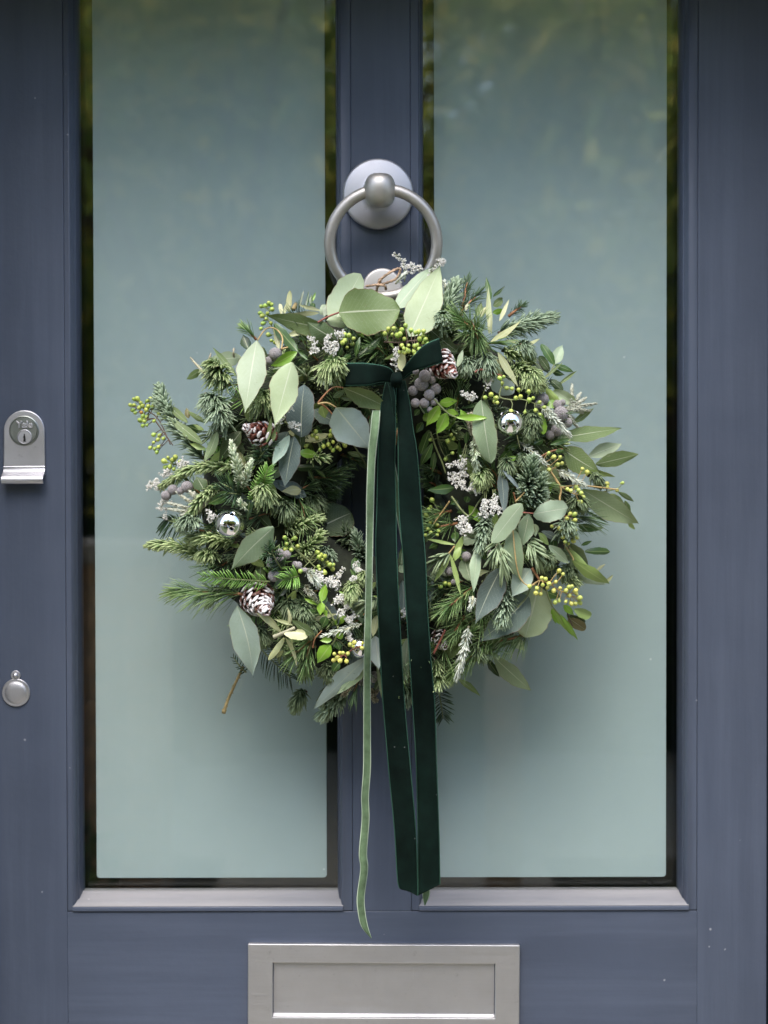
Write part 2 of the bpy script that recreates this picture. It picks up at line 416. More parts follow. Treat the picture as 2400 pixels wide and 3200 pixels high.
gp = empty('gate_post', (0.42, -3.45, 0)); tag(gp, 'pale oak gate post at the end of the path', 'post')
box('post', -0.06, 0.06, -0.06, 0.06, -0.12, 1.02, M_wood, gp, bevel=0.008)
box('post_cap', -0.075, 0.075, -0.075, 0.075, 1.021, 1.06, M_wood, gp, bevel=0.01)
def shrub(x, y, r, h, seed, label):
    rnd = random.Random(seed); t = empty('garden_shrub', (x, y, -0.12)); tag(t, label, 'shrub', 'low shrubs along the path')
    VS, FS = [], []; blobs = []
    for i in range(6):
        a = rnd.random() * 6.28; q = r * rnd.uniform(0.1, 0.6); e = Vector((math.cos(a) * q, math.sin(a) * q, h * rnd.uniform(0.35, 0.8)))
        tube_geo(smooth_path([(0, 0, 0), e * 0.5, e]), 0.012, 0.004, 5, VS=VS, FS=FS); blobs.append((e, (r * .5, r * .5, h * 0.34)))
    mesh_obj('stem', VS, FS, M_bark, t); crown('foliage', blobs, 1500, 0.03, M_hedgeleaf, t, rnd)
shrub(-1.05, -2.5, 0.42, 0.70, 21, 'rounded green shrub beside the brick pier')
shrub(-1.75, -2.2, 0.5, 0.75, 22, 'rounded green shrub at the far left of the garden')
shrub(1.2, -2.7, 0.42, 0.55, 23, 'low green shrub right of the path')
for i, (x, col, lab) in enumerate(((-10.5, lin(205, 200, 190), 'cream house at the left over the road'), (10.5, lin(215, 208, 190), 'buff house at the right over the road'))):
    t = empty('street_house', (x, -15.2, 0)); tag(t, lab, 'house', 'houses over the road')
    mw = simple('far_render', col, 0.85, var=0.04, nscale=2)
    box('wall', -4.15, 4.15, -6, 0, -0.12, 5.6, mw, t)
    bm = bmesh.new()
    vs = [bm.verts.new(p) for p in ((-4.19, 0.3, 5.605), (4.19, 0.3, 5.605), (4.19, -3, 7.6), (-4.19, -3, 7.6), (-4.19, -6.3, 5.605), (4.19, -6.3, 5.605))]
    for f in ((0, 1, 2, 3), (3, 2, 5, 4), (0, 3, 4), (1, 5, 2), (0, 4, 5, 1)): bm.faces.new([vs[k] for k in f])
    bm_obj('roof', bm, M_roof, t)
    for z0 in (0.9, 3.5):
        for xx in (-2.7, 0.0, 2.7):
            if z0 < 1 and xx == 0.0: continue
            f = box('window', xx - 0.6, xx + 0.6, 0.002, 0.06, z0, z0 + 1.5, M_white, t)
            for s in (-1, 1): box('pane', xx - 0.29 + s * 0.28 - 0.02, xx + 0.03 + s * 0.28 + 0.23, 0.062, 0.066, z0 + 0.08, z0 + 1.42, M_winglass, f)
    d = box('door', -0.5, 0.5, 0.002, 0.06, 0.0, 2.1, M_roof, t)
    box('door_glass', -0.25, 0.25, 0.062, 0.066, 1.2, 1.9, M_winglass, d)
# ================================================================== THE DOOR
door = empty('front_door', (0, 0, 0)); tag(door, 'blue grey painted front door with two tall frosted glass panels', 'door')
GY = 0.022                                   # glass face lies this far behind the door face
ztop, zbot = 2.044, 0.004
# pane openings on the glass plane, averaged from the photograph's edges
def gx(u0, u1): return 0.5 * (P(u0, 0, GY).x + P(u1, 1900, GY).x)
panes = [dict(gl=gx(168, 180), gr=gx(726, 728.5), fl=gx(197.5, 207), fr=gx(700, 706)),
         dict(gl=gx(914, 916), gr=gx(1467, 1466), fl=gx(937, 941), fr=gx(1442, 1440.5))]
gb = P(600, 1924, GY).z; fb = P(600, 1898, GY).z           # bottom of glass, bottom of film
seam = P(600, 1969).z                                      # joint between bead and bottom rail
opn = [(P(141, 1100).x, P(760, 1100).x), (P(887.5, 1100).x, P(1507, 1100).x)]   # outer edges of the beads on the face
bevw = 0.0062
DT = 0.045
box('stile', XL, opn[0][0] - 0.0001, 0, DT, zbot, ztop, M_paint_v, door, bevel=0.0007)
box('stile', opn[1][1] + 0.0001, XR, 0, DT, zbot, ztop, M_paint_v, door, bevel=0.0007)
box('mullion', opn[0][1] + 0.0001, opn[1][0] - 0.0001, 0, DT, seam + 0.0002, ztop - 0.05, M_paint_v, door, bevel=0.0005)
box('bottom_rail', opn[0][0], opn[1][1], 0, DT, zbot, seam - 0.0001, M_paint_h, door, bevel=0.0006)
box('top_rail', opn[0][0], opn[1][1], 0, DT, ztop - 0.0497, ztop, M_paint_h, door, bevel=0.0006)
zhead = ztop - 0.05
def prism(name, prof, lo, hi, horizontal, mit, mat, parent):
    """a moulding: prof = [(across, depth)], swept from lo to hi; the mitre pulls the ends in with 'across'"""
    vs = []
    n = len(prof)
    for e, z in enumerate((lo, hi)):
        for a, d in prof:
            zz = z + (mit[e] * (abs(a - prof[0][0])))
            vs.append((zz, d, a) if horizontal else (a, d, zz))
    fs = [tuple(range(n)), tuple(reversed(range(n, 2 * n)))]
    for i in range(n): j = (i + 1) % n; fs.append((i, j, n + j, n + i))
    bm = bmesh.new(); bv = [bm.verts.new(v) for v in vs]
    for f in fs: bm.faces.new([bv[i] for i in f])
    return bm_obj(name, bm, mat, parent, bevel=0.0009)
for i, p in enumerate(panes):
    x0, x1 = opn[i]
    fl, fr = p['gl'], p['gr']
    # flat bead on the face, then a bevel and a step down to the glass
    bl = fl - bevw; br = fr + bevw
    def prof(xo, xb, xg, s):
        return [(xo + s * 0.0001, 0.0002), (xb, -0.0006 if i == 0 else -0.0006), (xb + s * 0.0012, 0.0006), (xb + s * 0.0030, 0.0105), (xb + s * 0.0042, 0.0112), (xg, GY - 0.0004), (xg, GY + 0.012), (xo + s * 0.0001, GY + 0.012)]
    prism('glazing_bead', prof(x0, bl, fl, 1), seam + 0.0008, zhead, False, (0, 0), M_paint_v, door)
    prism('glazing_bead', prof(x1, br, fr, -1), seam + 0.0008, zhead, False, (0, 0), M_paint_v, door)
    # weathered sloping sill at the bottom
    zf = P(600, 1957).z
    bp = [(seam + 0.0002, 0.0), (seam + 0.0008, -0.0020), (zf - 0.0012, -0.0024), (zf - 0.0002, -0.0018), (zf - 0.0002, GY - 0.001), (seam + 0.0002, GY - 0.001)]
    prism('glazing_bead', bp, bl - 0.0005, br + 0.0005, True, (0, 0), M_paint_h, door)
    sp = [(zf, 0.0), (zf, -0.0016), (zf + 0.0006, -0.0012), (zf + 0.0042, 0.010), (gb - 0.0012, GY - 0.002), (gb, GY - 0.0004), (gb, GY + 0.012), (zf, GY + 0.012)]
    o = prism('sill_bead', sp, bl - 0.0005, br + 0.0005, True, (0, 0), M_sill, door)
    tag(o, 'pale weathered sloping sill bead')
    # glass: outer pane, frosted film behind it with a clear margin, inner pane
    gp_ = box('glass_pane', fl - 0.004, fr + 0.004, GY, GY + 0.004, gb - 0.004, zhead, M_glass, door)
    a, b_ = p['fl'], p['fr']; rc = 0.0035
    bm = bmesh.new(); ring = []
    for cx, cz, a0 in ((a + rc, fb + rc, 180), (b_ - rc, fb + rc, 270), (b_ - rc, zhead - rc - .003, 0), (a + rc, zhead - rc - .003, 90)):
        for k in range(6):
            t = R_(a0 + 18 * k); ring.append((cx + rc * math.cos(t), cz + rc * math.sin(t)))
    f0 = [bm.verts.new((x, GY + 0.0046, z)) for x, z in ring]; f1 = [bm.verts.new((x, GY + 0.0050, z)) for x, z in ring]
    bm.faces.new(f0); bm.faces.new(list(reversed(f1)))
    for k in range(len(ring)): j = (k + 1) % len(ring); bm.faces.new((f0[k], f1[k], f1[j], f0[j]))
    ff = bm_obj('frosted_film', bm, M_film, gp_); tag(ff, 'pale aqua frosted film with a clear margin')
    box('glass_pane', fl - 0.004, fr + 0.004, GY + 0.016, GY + 0.020, gb - 0.004, zhead, M_glass, door)

# ------------------------------------------------------------------ knocker
def at(u, v, y): return P(u, v, y)
kc = at(817, 419, -0.004)
kr = 76 * S_U
kn = lathe('door_knocker', [(kr - 0.0006, 0.0), (kr, 0.0012), (kr, 0.0045), (kr - 0.0010, 0.0062), (kr - 0.003, 0.0070), (kr * 0.55, 0.0078), (0.019, 0.0082), (0.0165, 0.0092), (0.0140, 0.013), (0.0128, 0.020), (0.0125, 0.030), (0.0, 0.0305)], (kc.x, -0.0001, kc.z), (0, -1, 0), M_nickel, door, 56)
tag(kn, 'round satin nickel knocker rose with a heavy ring')
KY = -0.043
kb = at(820.6, 411, KY)
bprof = []
for i in range(15):
    a = -math.pi / 2 + math.pi * i / 14
    bprof.append((0.0168 * max(math.cos(a), 0.0) ** 0.62, 0.0178 * math.sin(a)))
lathe('knob', bprof, kb, (0, -0.25, 1), M_ringm, kn, 32)
rt = at(828, 409, KY); rb = at(828, 641, -0.020)
cR = (rt + rb) / 2; upv = (rt - rb) / 2; rad = upv.length; upv.normalize(); sx = Vector((1, 0, 0))
rx = (at(944, 525, -0.033) - at(712, 525, -0.033)).length / 2
ringp = [cR + upv * rad * math.cos(a) + sx * rx * math.sin(a) for a in [2 * math.pi * k / 72 for k in range(72)]]
tube('ring', ringp, 12.3 * S_U, None, M_ringm, kn, 20, closed=True)
sc = at(826, 622, -0.006)
lathe('strike_stud', [(0.0215, 0.0), (0.0215, 0.0050), (0.0205, 0.0062), (0.0185, 0.0066), (0.010, 0.0068), (0.0, 0.0068)], (sc.x, -0.0001, sc.z), (0, -1, 0), M_ringm, kn, 36)

# ------------------------------------------------------------------ cylinder lock with finger pull
lc = P(52.6, 930.6, -0.002); lr = 44.2 * S_U
bm = bmesh.new()
outl = [(lr * math.cos(R_(180 - 180 * k / 28)), lr * math.sin(R_(180 - 180 * k / 28))) for k in range(29)]
zb1 = P(52, 1240 * .69125 + 1500 / 10, -0.002).z - lc.z
hw0, hw1 = lr, lr * 1.02
# plate profile runs down the arch, then out over the lip
secs = [(0.0, -0.0028)]
pl_pts = outl + [(hw1, zb1), (-hw1, zb1)]
f0 = [bm.verts.new((x, -0.0030, z)) for x, z in pl_pts]; f1 = [bm.verts.new((x, -0.0001, z)) for x, z in pl_pts]
bm.faces.new(f0); bm.faces.new(list(reversed(f1)))
for k in range(len(pl_pts)):
    j = (k + 1) % len(pl_pts); bm.faces.new((f0[k], f0[j], f1[j], f1[k]))
bmesh.ops.translate(bm, vec=(lc.x, 0, lc.z), verts=bm.verts[:])
lk = bm_obj('door_lock', bm, M_alu, door, bevel=0.0009, seg=3); tag(lk, 'arched silver cylinder lock with a finger pull')
# the pull: cove and lip, extruded sideways
zv = lambda crop: P(52, (1240 + crop / 6.9125) * 0.69125, -0.006).z
pp = [(-0.0001, zv(1496)), (-0.0036, zv(1494)), (-0.0042, zv(1520)), (-0.0036, zv(1545)), (-0.0046, zv(1600)), (-0.0076, zv(1655)), (-0.0112, zv(1695)), (-0.0138, zv(1740)), (-0.0146, zv(1800)), (-0.0136, zv(1865)), (-0.0118, zv(1885)), (-0.0112, zv(1850)), (-0.0116, zv(1790)), (-0.0092, zv(1725)), (-0.0055, zv(1690)), (-0.0001, zv(1680))]
bm = bmesh.new(); L0 = [bm.verts.new((lc.x - hw1, y, z)) for y, z in pp]; L1 = [bm.verts.new((lc.x + hw1, y, z)) for y, z in pp]
bm.faces.new(L0); bm.faces.new(list(reversed(L1)))
for k in range(len(pp)): j = (k + 1) % len(pp); bm.faces.new((L0[k], L1[k], L1[j], L0[j]))
bm_obj('finger_pull', bm, M_alu, lk, bevel=0.0004, seg=2)
cr_ = 31.0 * S_U
lathe('lock_cylinder', [(cr_ + 0.0006, 0.0), (cr_ + 0.0006, 0.0006), (cr_ - 0.0002, 0.0010), (cr_ - 0.0006, 0.0004), (cr_ - 0.0012, 0.0004), (cr_ - 0.0016, 0.0013), (cr_ - 0.0024, 0.0013), (0.0, 0.0012)], (lc.x, -0.0030, lc.z), (0, -1, 0), M_cyl, lk, 48)
pc = P(53.2, (1240 + 865 / 6.9125) * 0.69125, -0.004); pr = 14.5 * S_U
lathe('lock_plug', [(pr + 0.0007, 0.0), (pr + 0.0006, 0.0008), (pr, 0.0010), (pr - 0.0004, 0.0004), (pr - 0.0007, 0.0004), (0.0, 0.0005)], (pc.x, -0.0042, pc.z), (0, -1, 0), M_nickel, lk, 36)
kh = [(-0.10, 0.55), (0.06, 0.50), (0.2, 0.30), (0.12, 0.15), (0.30, 0.0), (0.16, -0.15), (0.32, -0.35), (0.26, -0.55), (0.30, -0.85), (-0.28, -0.85), (-0.26, -0.5), (-0.14, -0.4), (-0.28, -0.2), (-0.30, 0.1), (-0.12, 0.25), (-0.2, 0.42)]
bm = bmesh.new()
kv = [bm.verts.new((pc.x + x * pr * 0.62, -0.00485, pc.z + z * pr * 0.85)) for x, z in kh]
kv2 = [bm.verts.new((pc.x + x * pr * 0.62, -0.0040, pc.z + z * pr * 0.85)) for x, z in kh]
bm.faces.new(kv); bm.faces.new(list(reversed(kv2)))
for k in range(len(kh)): j = (k + 1) % len(kh); bm.faces.new((kv[k], kv[j], kv2[j], kv2[k]))
bm_obj('keyhole', bm, M_dark, lk)
tcu = bpy.data.curves.new('lettering', 'FONT'); tcu.body = 'Yale'; tcu.align_x = 'CENTER'; tcu.extrude = 0.06; tcu.bevel_depth = 0.03; tcu.offset = 0.012
tob = bpy.data.objects.new('lettering', tcu); COL.objects.link(tob)
bpy.context.view_layer.update()
tme = bpy.data.meshes.new_from_object(tob.evaluated_get(bpy.context.evaluated_depsgraph_get()))
COL.objects.unlink(tob); bpy.data.objects.remove(tob)
to = bpy.data.objects.new('lettering', tme); link(to, lk, M_nickel)
wx = max(v.co.x for v in tme.vertices) - min(v.co.x for v in tme.vertices)
tpos = P(52.8, (1240 + 668 / 6.9125) * 0.69125, -0.0045); ts = 37.0 * S_U / wx
to.location = (tpos.x, -0.0044, tpos.z); to.rotation_euler = (R_(90), 0, 0); to.scale = (ts, ts, ts)

# ------------------------------------------------------------------ round keyhole cover
ec = P(34.1, 1496.4, -0.002); er = 30.3 * S_U
es = lathe('keyhole_cover', [(er, 0.0), (er, 0.0016), (er - 0.0006, 0.0022), (er - 0.0024, 0.0022), (er - 0.0030, 0.0022), (er - 0.0042, 0.0030), (er - 0.0062, 0.0038), (er * 0.3, 0.0042), (0.0, 0.0042)], (ec.x, -0.0001, ec.z), (0, -1, 0), M_nickel, door, 44)
tag(es, 'small round metal keyhole cover on a pivot')
eh = P(33.3, 1459.0, -0.002)
piv = lathe('pivot_plate', [(0.0052, 0.0), (0.0052, 0.0012), (0.0047, 0.0017), (0.0, 0.0018)], (eh.x, -0.0001, eh.z), (0, -1, 0), M_nickel, es, 24)
lathe('pivot_pin', [(0.0030, 0.0), (0.0028, 0.0012), (0.0020, 0.0022), (0.0, 0.0028)], (eh.x, -0.0019, eh.z), (0, -1, 0), M_alu, es, 20)

# ------------------------------------------------------------------ letter plate (hung a touch out of level)
lx0, lx1 = P(535.7, 2100, -.003).x, P(1121.7, 2100, -.003).x
lz1 = P(829, 2039.5, -.004).z; lz0 = P(829, 2243, -.004).z
fx0, fx1 = P(589, 2100, -.003).x, P(1069, 2100, -.003).x
fz1 = P(829, 2079.5, -.004).z; fz0 = P(829, 2197.5, -.004).z
def frame(name, o, i, y0, y1, mat, parent, bevel):
    bm = bmesh.new(); V = []
    for y in (y0, y1):
        for (a, b_, c, d) in (o, i):
            V.append([bm.verts.new(p) for p in ((a, y, c), (b_, y, c), (b_, y, d), (a, y, d))])
    fo, fi, bo, bi = V
    for k in range(4):
        j = (k + 1) % 4
        bm.faces.new((fo[k], fo[j], fi[j], fi[k])); bm.faces.new((bo[j], bo[k], bi[k], bi[j]))
        bm.faces.new((fo[j], fo[k], bo[k], bo[j])); bm.faces.new((fi[k], fi[j], bi[j], bi[k]))
    return bm_obj(name, bm, mat, parent, bevel=bevel, seg=3)
lp = frame('letter_plate', (lx0, lx1, lz0, lz1), (fx0, fx1, fz0, fz1), -0.0062, -0.0001, M_brushed, door, 0.0009)
tag(lp, 'brushed steel letter plate with a hinged flap')
bm = bmesh.new(); box_bm(bm, fx0 + 0.0006, fx1 - 0.0006, -0.0010, -0.0002, fz0 + 0.0030, fz1 - 0.0005)
bm_obj('flap', bm, M_brushed, lp, bevel=0.0004)
bm = bmesh.new()
q = [(-0.0010, fz0 + 0.0030), (-0.0056, fz0 + 0.0008), (-0.0002, fz0 + 0.0008), (-0.0002, fz0 + 0.0030)]
A_ = [bm.verts.new((fx0 + .0004, y, z)) for y, z in q]; B_ = [bm.verts.new((fx1 - .0004, y, z)) for y, z in q]
bm.faces.new(A_); bm.faces.new(list(reversed(B_)))
for k in range(4): j = (k + 1) % 4; bm.faces.new((A_[k], B_[k], B_[j], A_[j]))
bm_obj('flap_lip', bm, M_brushed, lp)
cx = (lx0 + lx1) / 2; cz = (lz0 + lz1) / 2
rot = Matrix.Translation((cx, 0, cz)) @ Matrix.Rotation(R_(0.42), 4, 'Y') @ Matrix.Translation((-cx, 0, -cz))
lp.data.transform(rot)
for ch in [o for o in bpy.data.objects if o.parent is lp]: ch.data.transform(rot)
# ================================================================== THE WREATH
wc = P(WU, WV, -0.05)
wreath = empty('wreath', wc)
tag(wreath, 'round evergreen wreath of fir, eucalyptus leaves, berries and pine cones hanging on the door', 'wreath')
WINV = Matrix.Translation(-Vector(wc))
def own(o):
    o.parent = wreath; o.matrix_parent_inverse = WINV; return o

def eleaf_mat():
    m, N, L, b = newmat('eucalyptus_leaf')
    oi = N.new('ShaderNodeObjectInfo'); uv = N.new('ShaderNodeUVMap')
    s = N.new('ShaderNodeSeparateXYZ'); L.new(uv.outputs[0], s.inputs[0])
    q = math_n(N, L, 'ABSOLUTE', s.outputs[0])
    base = oi.outputs['Color']
    mot = noise_n(N, L, 55, 5, 0.7)
    base = rgb_mix(N, L, ramp(N, L, mot, [(0.35, 0.0), (0.75, 0.35)]), base, rgb_mix(N, L, 1.0, base, (0.62, 0.66, 0.5, 1), 'MULTIPLY'))
    tg = noise_n(N, L, 9, 3, 0.6)
    base = rgb_mix(N, L, ramp(N, L, tg, [(0.35, 0.0), (0.7, 0.55)]), base, rgb_mix(N, L, 1.0, base, (0.80, 0.86, 0.62, 1), 'MULTIPLY'))
    bl_ = noise_n(N, L, 130, 4, 0.7)
    base = rgb_mix(N, L, ramp(N, L, bl_, [(0.67, 0.0), (0.73, 0.55)]), base, (0.16, 0.11, 0.06, 1))
    # a bloom of fine dots, side veins, the midrib and a thin red-brown rim
    dots = noise_n(N, L, 1300, 2, 0.5)
    base = rgb_mix(N, L, ramp(N, L, dots, [(0.60, 0.0), (0.75, 0.22)]), base, (0.62, 0.66, 0.6, 1))
    vv = math_n(N, L, 'SUBTRACT', math_n(N, L, 'MULTIPLY', s.outputs[1], 13.0), math_n(N, L, 'MULTIPLY', q, 3.2))
    fr = math_n(N, L, 'PINGPONG', vv, 0.5)
    vein = math_n(N, L, 'LESS_THAN', fr, 0.035)
    base = rgb_mix(N, L, math_n(N, L, 'MULTIPLY', vein, 0.12), base, (0.60, 0.63, 0.48, 1))
    wid = math_n(N, L, 'SUBTRACT', 0.045, math_n(N, L, 'MULTIPLY', s.outputs[1], 0.028))
    mid = math_n(N, L, 'LESS_THAN', q, wid)
    base = rgb_mix(N, L, math_n(N, L, 'MULTIPLY', mid, 0.62), base, (0.62, 0.64, 0.48, 1))
    rim = math_n(N, L, 'GREATER_THAN', q, 0.972)
    base = rgb_mix(N, L, math_n(N, L, 'MULTIPLY', rim, 0.55), base, (0.24, 0.11, 0.07, 1))
    L.new(base, b.inputs['Base Color'])
    b.inputs['Roughness'].default_value = 0.52; b.inputs['Specular IOR Level'].default_value = 0.38
    h = math_n(N, L, 'ADD', math_n(N, L, 'MULTIPLY', mot, 0.6), math_n(N, L, 'MULTIPLY', mid, -0.5))
    bump(N, L, b, math_n(N, L, 'ADD', h, math_n(N, L, 'MULTIPLY', vein, -0.35)), 0.4, 0.0008)
    tl = N.new('ShaderNodeBsdfTranslucent'); L.new(rgb_mix(N, L, 1.0, base, (1.0, 1.1, 0.6, 1), 'MULTIPLY'), tl.inputs[0])
    mx = N.new('ShaderNodeMixShader'); mx.inputs[0].default_value = 0.16
    out = [n for n in N if n.type == 'OUTPUT_MATERIAL'][0]
    L.new(b.outputs[0], mx.inputs[1]); L.new(tl.outputs[0], mx.inputs[2]); L.new(mx.outputs[0], out.inputs[0])
    return m
M_leaf = eleaf_mat()
def gloss_leaf():
    m, N, L, b = newmat('glossy_leaf')
    oi = N.new('ShaderNodeObjectInfo'); uv = N.new('ShaderNodeUVMap')
    s = N.new('ShaderNodeSeparateXYZ'); L.new(uv.outputs[0], s.inputs[0]); q = math_n(N, L, 'ABSOLUTE', s.outputs[0])
    mot = noise_n(N, L, 90, 4, 0.6)
    base = rgb_mix(N, L, ramp(N, L, mot, [(0.3, 0.0), (0.75, 0.5)]), oi.outputs['Color'], rgb_mix(N, L, 1.0, oi.outputs['Color'], (0.6, 0.7, 0.5, 1), 'MULTIPLY'))
    mid = math_n(N, L, 'LESS_THAN', q, 0.085)
    base = rgb_mix(N, L, math_n(N, L, 'MULTIPLY', mid, 0.4), base, (0.42, 0.50, 0.20, 1))
    L.new(base, b.inputs['Base Color']); b.inputs['Roughness'].default_value = 0.33
    tl = N.new('ShaderNodeBsdfTranslucent'); L.new(base, tl.inputs[0])
    mx = N.new('ShaderNodeMixShader'); mx.inputs[0].default_value = 0.18
    out = [n for n in N if n.type == 'OUTPUT_MATERIAL'][0]
    L.new(b.outputs[0], mx.inputs[1]); L.new(tl.outputs[0], mx.inputs[2]); L.new(mx.outputs[0], out.inputs[0])
    return m
M_gleaf = gloss_leaf()
def needle_mat(name, dark, mid_, tip, rough=0.5):
    m, N, L, b = newmat(name)
    a = N.new('ShaderNodeAttribute'); a.attribute_name = 'tint'
    s = N.new('ShaderNodeSeparateColor'); L.new(a.outputs['Color'], s.inputs[0])
    c = ramp(N, L, s.outputs[1], [(0.0, dark), (0.55, mid_), (1.0, tip)])
    c = rgb_mix(N, L, ramp(N, L, s.outputs[0], [(0.0, 0.0), (1.0, 0.65)]), c, rgb_mix(N, L, 1.0, c, (0.55, 0.62, 0.55, 1), 'MULTIPLY'))
    L.new(c, b.inputs['Base Color']); b.inputs['Roughness'].default_value = rough; b.inputs['Specular IOR Level'].default_value = 0.4
    return m
NM = dict(
    g=needle_mat('grey_green_fir', lin(50, 70, 32), lin(106, 130, 76), lin(180, 192, 138)),
    b=needle_mat('blue_fir', lin(46, 64, 42), lin(102, 122, 94), lin(166, 182, 152)),
    d=needle_mat('dark_fir', lin(52, 70, 44), lin(80, 98, 68), lin(128, 142, 104)),
    p=needle_mat('pine_needles', lin(86, 112, 60), lin(104, 136, 78), lin(150, 170, 110), 0.4),
    q=needle_mat('dark_pine_needles', lin(44, 66, 40), lin(62, 88, 52), lin(100, 124, 80), 0.4),
    y=needle_mat('bright_yew', lin(104, 142, 56), lin(124, 168, 76), lin(158, 194, 110), 0.38),
    k=needle_mat('dark_yew', lin(32, 54, 32), lin(44, 70, 42), lin(74, 102, 60), 0.35),
    w=needle_mat('whitish_scales', lin(176, 184, 160), lin(216, 220, 204), lin(238, 238, 226), 0.7),
    v=needle_mat('pale_green_scales', lin(150, 166, 128), lin(192, 204, 170), lin(222, 228, 200), 0.7),
    o=needle_mat('narrow_olive_leaves', lin(120, 136, 100), lin(142, 158, 122), lin(160, 172, 134), 0.5),
    t=needle_mat('tan_scales', lin(120, 108, 88), lin(164, 152, 130), lin(196, 186, 164), 0.8),
    s=needle_mat('silver_scales', lin(112, 112, 98), lin(160, 160, 142), lin(200, 200, 184), 0.8))
M_stem_br = simple('orange_brown_stem', lin(150, 104, 70), 0.6, var=0.2, nscale=120)
M_stem_gr = simple('green_stem', lin(112, 120, 76), 0.6, var=0.2, nscale=120)
M_stem_ye = simple('yellow_stem', lin(174, 148, 98), 0.55, var=0.2, nscale=120)
M_stem_rd = simple('red_stem', lin(126, 72, 58), 0.5, var=0.2, nscale=120)
M_stem_dk = simple('brown_stem', lin(96, 78, 64), 0.7, var=0.25, nscale=120)
M_stem_pk = simple('pale_stem', lin(164, 160, 132), 0.7, var=0.2, nscale=120)
M_twig = simple('twig_bark', lin(134, 118, 78), 0.8, var=0.3, nscale=90, bstr=0.6, bscale=300)
M_floret = needle_mat('white_florets', lin(170, 164, 138), lin(232, 226, 220), lin(246, 242, 238), 0.8)
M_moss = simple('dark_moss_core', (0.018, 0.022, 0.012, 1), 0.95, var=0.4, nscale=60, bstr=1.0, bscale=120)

PROF = dict(e=[(0, .07), (.07, .40), (.18, .78), (.32, .98), (.45, 1), (.6, .85), (.75, .55), (.87, .25), (.94, .09), (1, 0.01)],
            f=[(0, .10), (.06, .52), (.15, .88), (.28, 1), (.42, .96), (.58, .76), (.75, .48), (.9, .2), (1, 0.01)],
            r=[(0, .08), (.05, .42), (.14, .76), (.3, .97), (.5, 1), (.7, .9), (.86, .66), (.95, .38), (1, .06)],
            l=[(0, .12), (.12, .55), (.3, .9), (.45, 1), (.65, .8), (.82, .48), (.93, .2), (1, .01)],
            o=[(0, .18), (.1, .55), (.3, .92), (.55, 1), (.75, .92), (.9, .66), (.97, .34), (1, .06)])
def pf(kind, t):
    T = PROF[kind]
    for (a, x), (b, y) in zip(T, T[1:]):
        if t <= b: return x + (y - x) * (t - a) / (b - a)
    return 0.0
LC = dict(P=lin(172, 186, 158), M=lin(140, 156, 124), O=lin(110, 128, 80), D=lin(108, 122, 122), S=lin(176, 191, 186), G=lin(70, 98, 48), B=lin(134, 172, 62),
          Y=lin(210, 208, 168), K=lin(52, 74, 40), N=lin(124, 116, 78), T=lin(176, 178, 136), U=lin(78, 94, 60), L=lin(150, 170, 100))
GLOSSY = set('GBKL')
LN = dict(P='eucalyptus_leaf', M='eucalyptus_leaf', O='eucalyptus_leaf', D='eucalyptus_leaf', S='eucalyptus_leaf', U='eucalyptus_leaf', N='eucalyptus_leaf', G='green_leaf', B='green_leaf', K='green_leaf', L='green_leaf', Y='dried_leaf', T='dried_leaf')
VIEW = Vector((0, -1, 0))
rl = random.Random(11)
def leaf(base, tip, wd, kind='e', col='P', roll=None, bend=None, fold=None, curve=0.0, wave=None, twist=None):
    a = tip - base; Ln = a.length; ax = a / Ln
    n = (VIEW - ax * VIEW.dot(ax)).normalized()
    roll = rl.uniform(-0.35, 0.35) if roll is None else roll
    n.rotate(Matrix.Rotation(roll, 3, ax)); s = ax.cross(n).normalized()
    bend = rl.uniform(-0.08, 0.10) if bend is None else bend
    fold = rl.uniform(-0.16, 0.22) if fold is None else fold
    wave = rl.uniform(0.025, 0.085) if wave is None else wave
    twist = rl.uniform(-0.6, 0.6) if twist is None else twist
    wd = wd / max(0.55, math.cos(roll)); ph = rl.random() * 6.28
    NT, QS = 18, (-1, -0.78, -0.42, 0, 0.42, 0.78, 1)
    vs, uvs, fs = [], [], []
    for i in range(NT + 1):
        t = i / NT; t = t ** 1.0 if i < NT else 1.0
        hwid = wd * 0.5 * max(0.012, pf(kind, t))
        c = base + a * t + n * (bend * Ln * math.sin(math.pi * t)) + s * (curve * Ln * math.sin(math.pi * t))
        tw = twist * (t - 0.5); s2 = s * math.cos(tw) + n * math.sin(tw); n2 = n * math.cos(tw) - s * math.sin(tw)
        asym = 1 + 0.13 * math.sin(ph + 2.2 * t)
        for q in QS:
            k = (asym if q > 0 else 2 - asym)
            z = fold * abs(q) ** 1.3 * hwid * 2 + wave * wd * math.sin(7.5 * t + ph + (1.7 if q > 0 else 0)) * abs(q) ** 2
            k *= 1 + 0.045 * math.sin(17 * t + ph * 3 + (2.0 if q > 0 else 0)) + 0.03 * math.sin(41 * t + ph * 5 * (1 if q > 0 else -1))
            vs.append(c + s2 * (hwid * q * k) + n2 * z); uvs.append((q, t))
    m = len(QS)
    for i in range(NT):
        for k in range(m - 1): fs.append((i * m + k, i * m + k + 1, (i + 1) * m + k + 1, (i + 1) * m + k))
    o = mesh_obj(LN[col], vs, fs, M_gleaf if col in GLOSSY else M_leaf, None, uvs=uvs); own(o)
    c = LC[col]; j = rl.uniform(0.84, 1.12); o.color = (c[0] * j * rl.uniform(.96, 1.04), c[1] * j, c[2] * j * rl.uniform(.92, 1.08), 1)
    return o
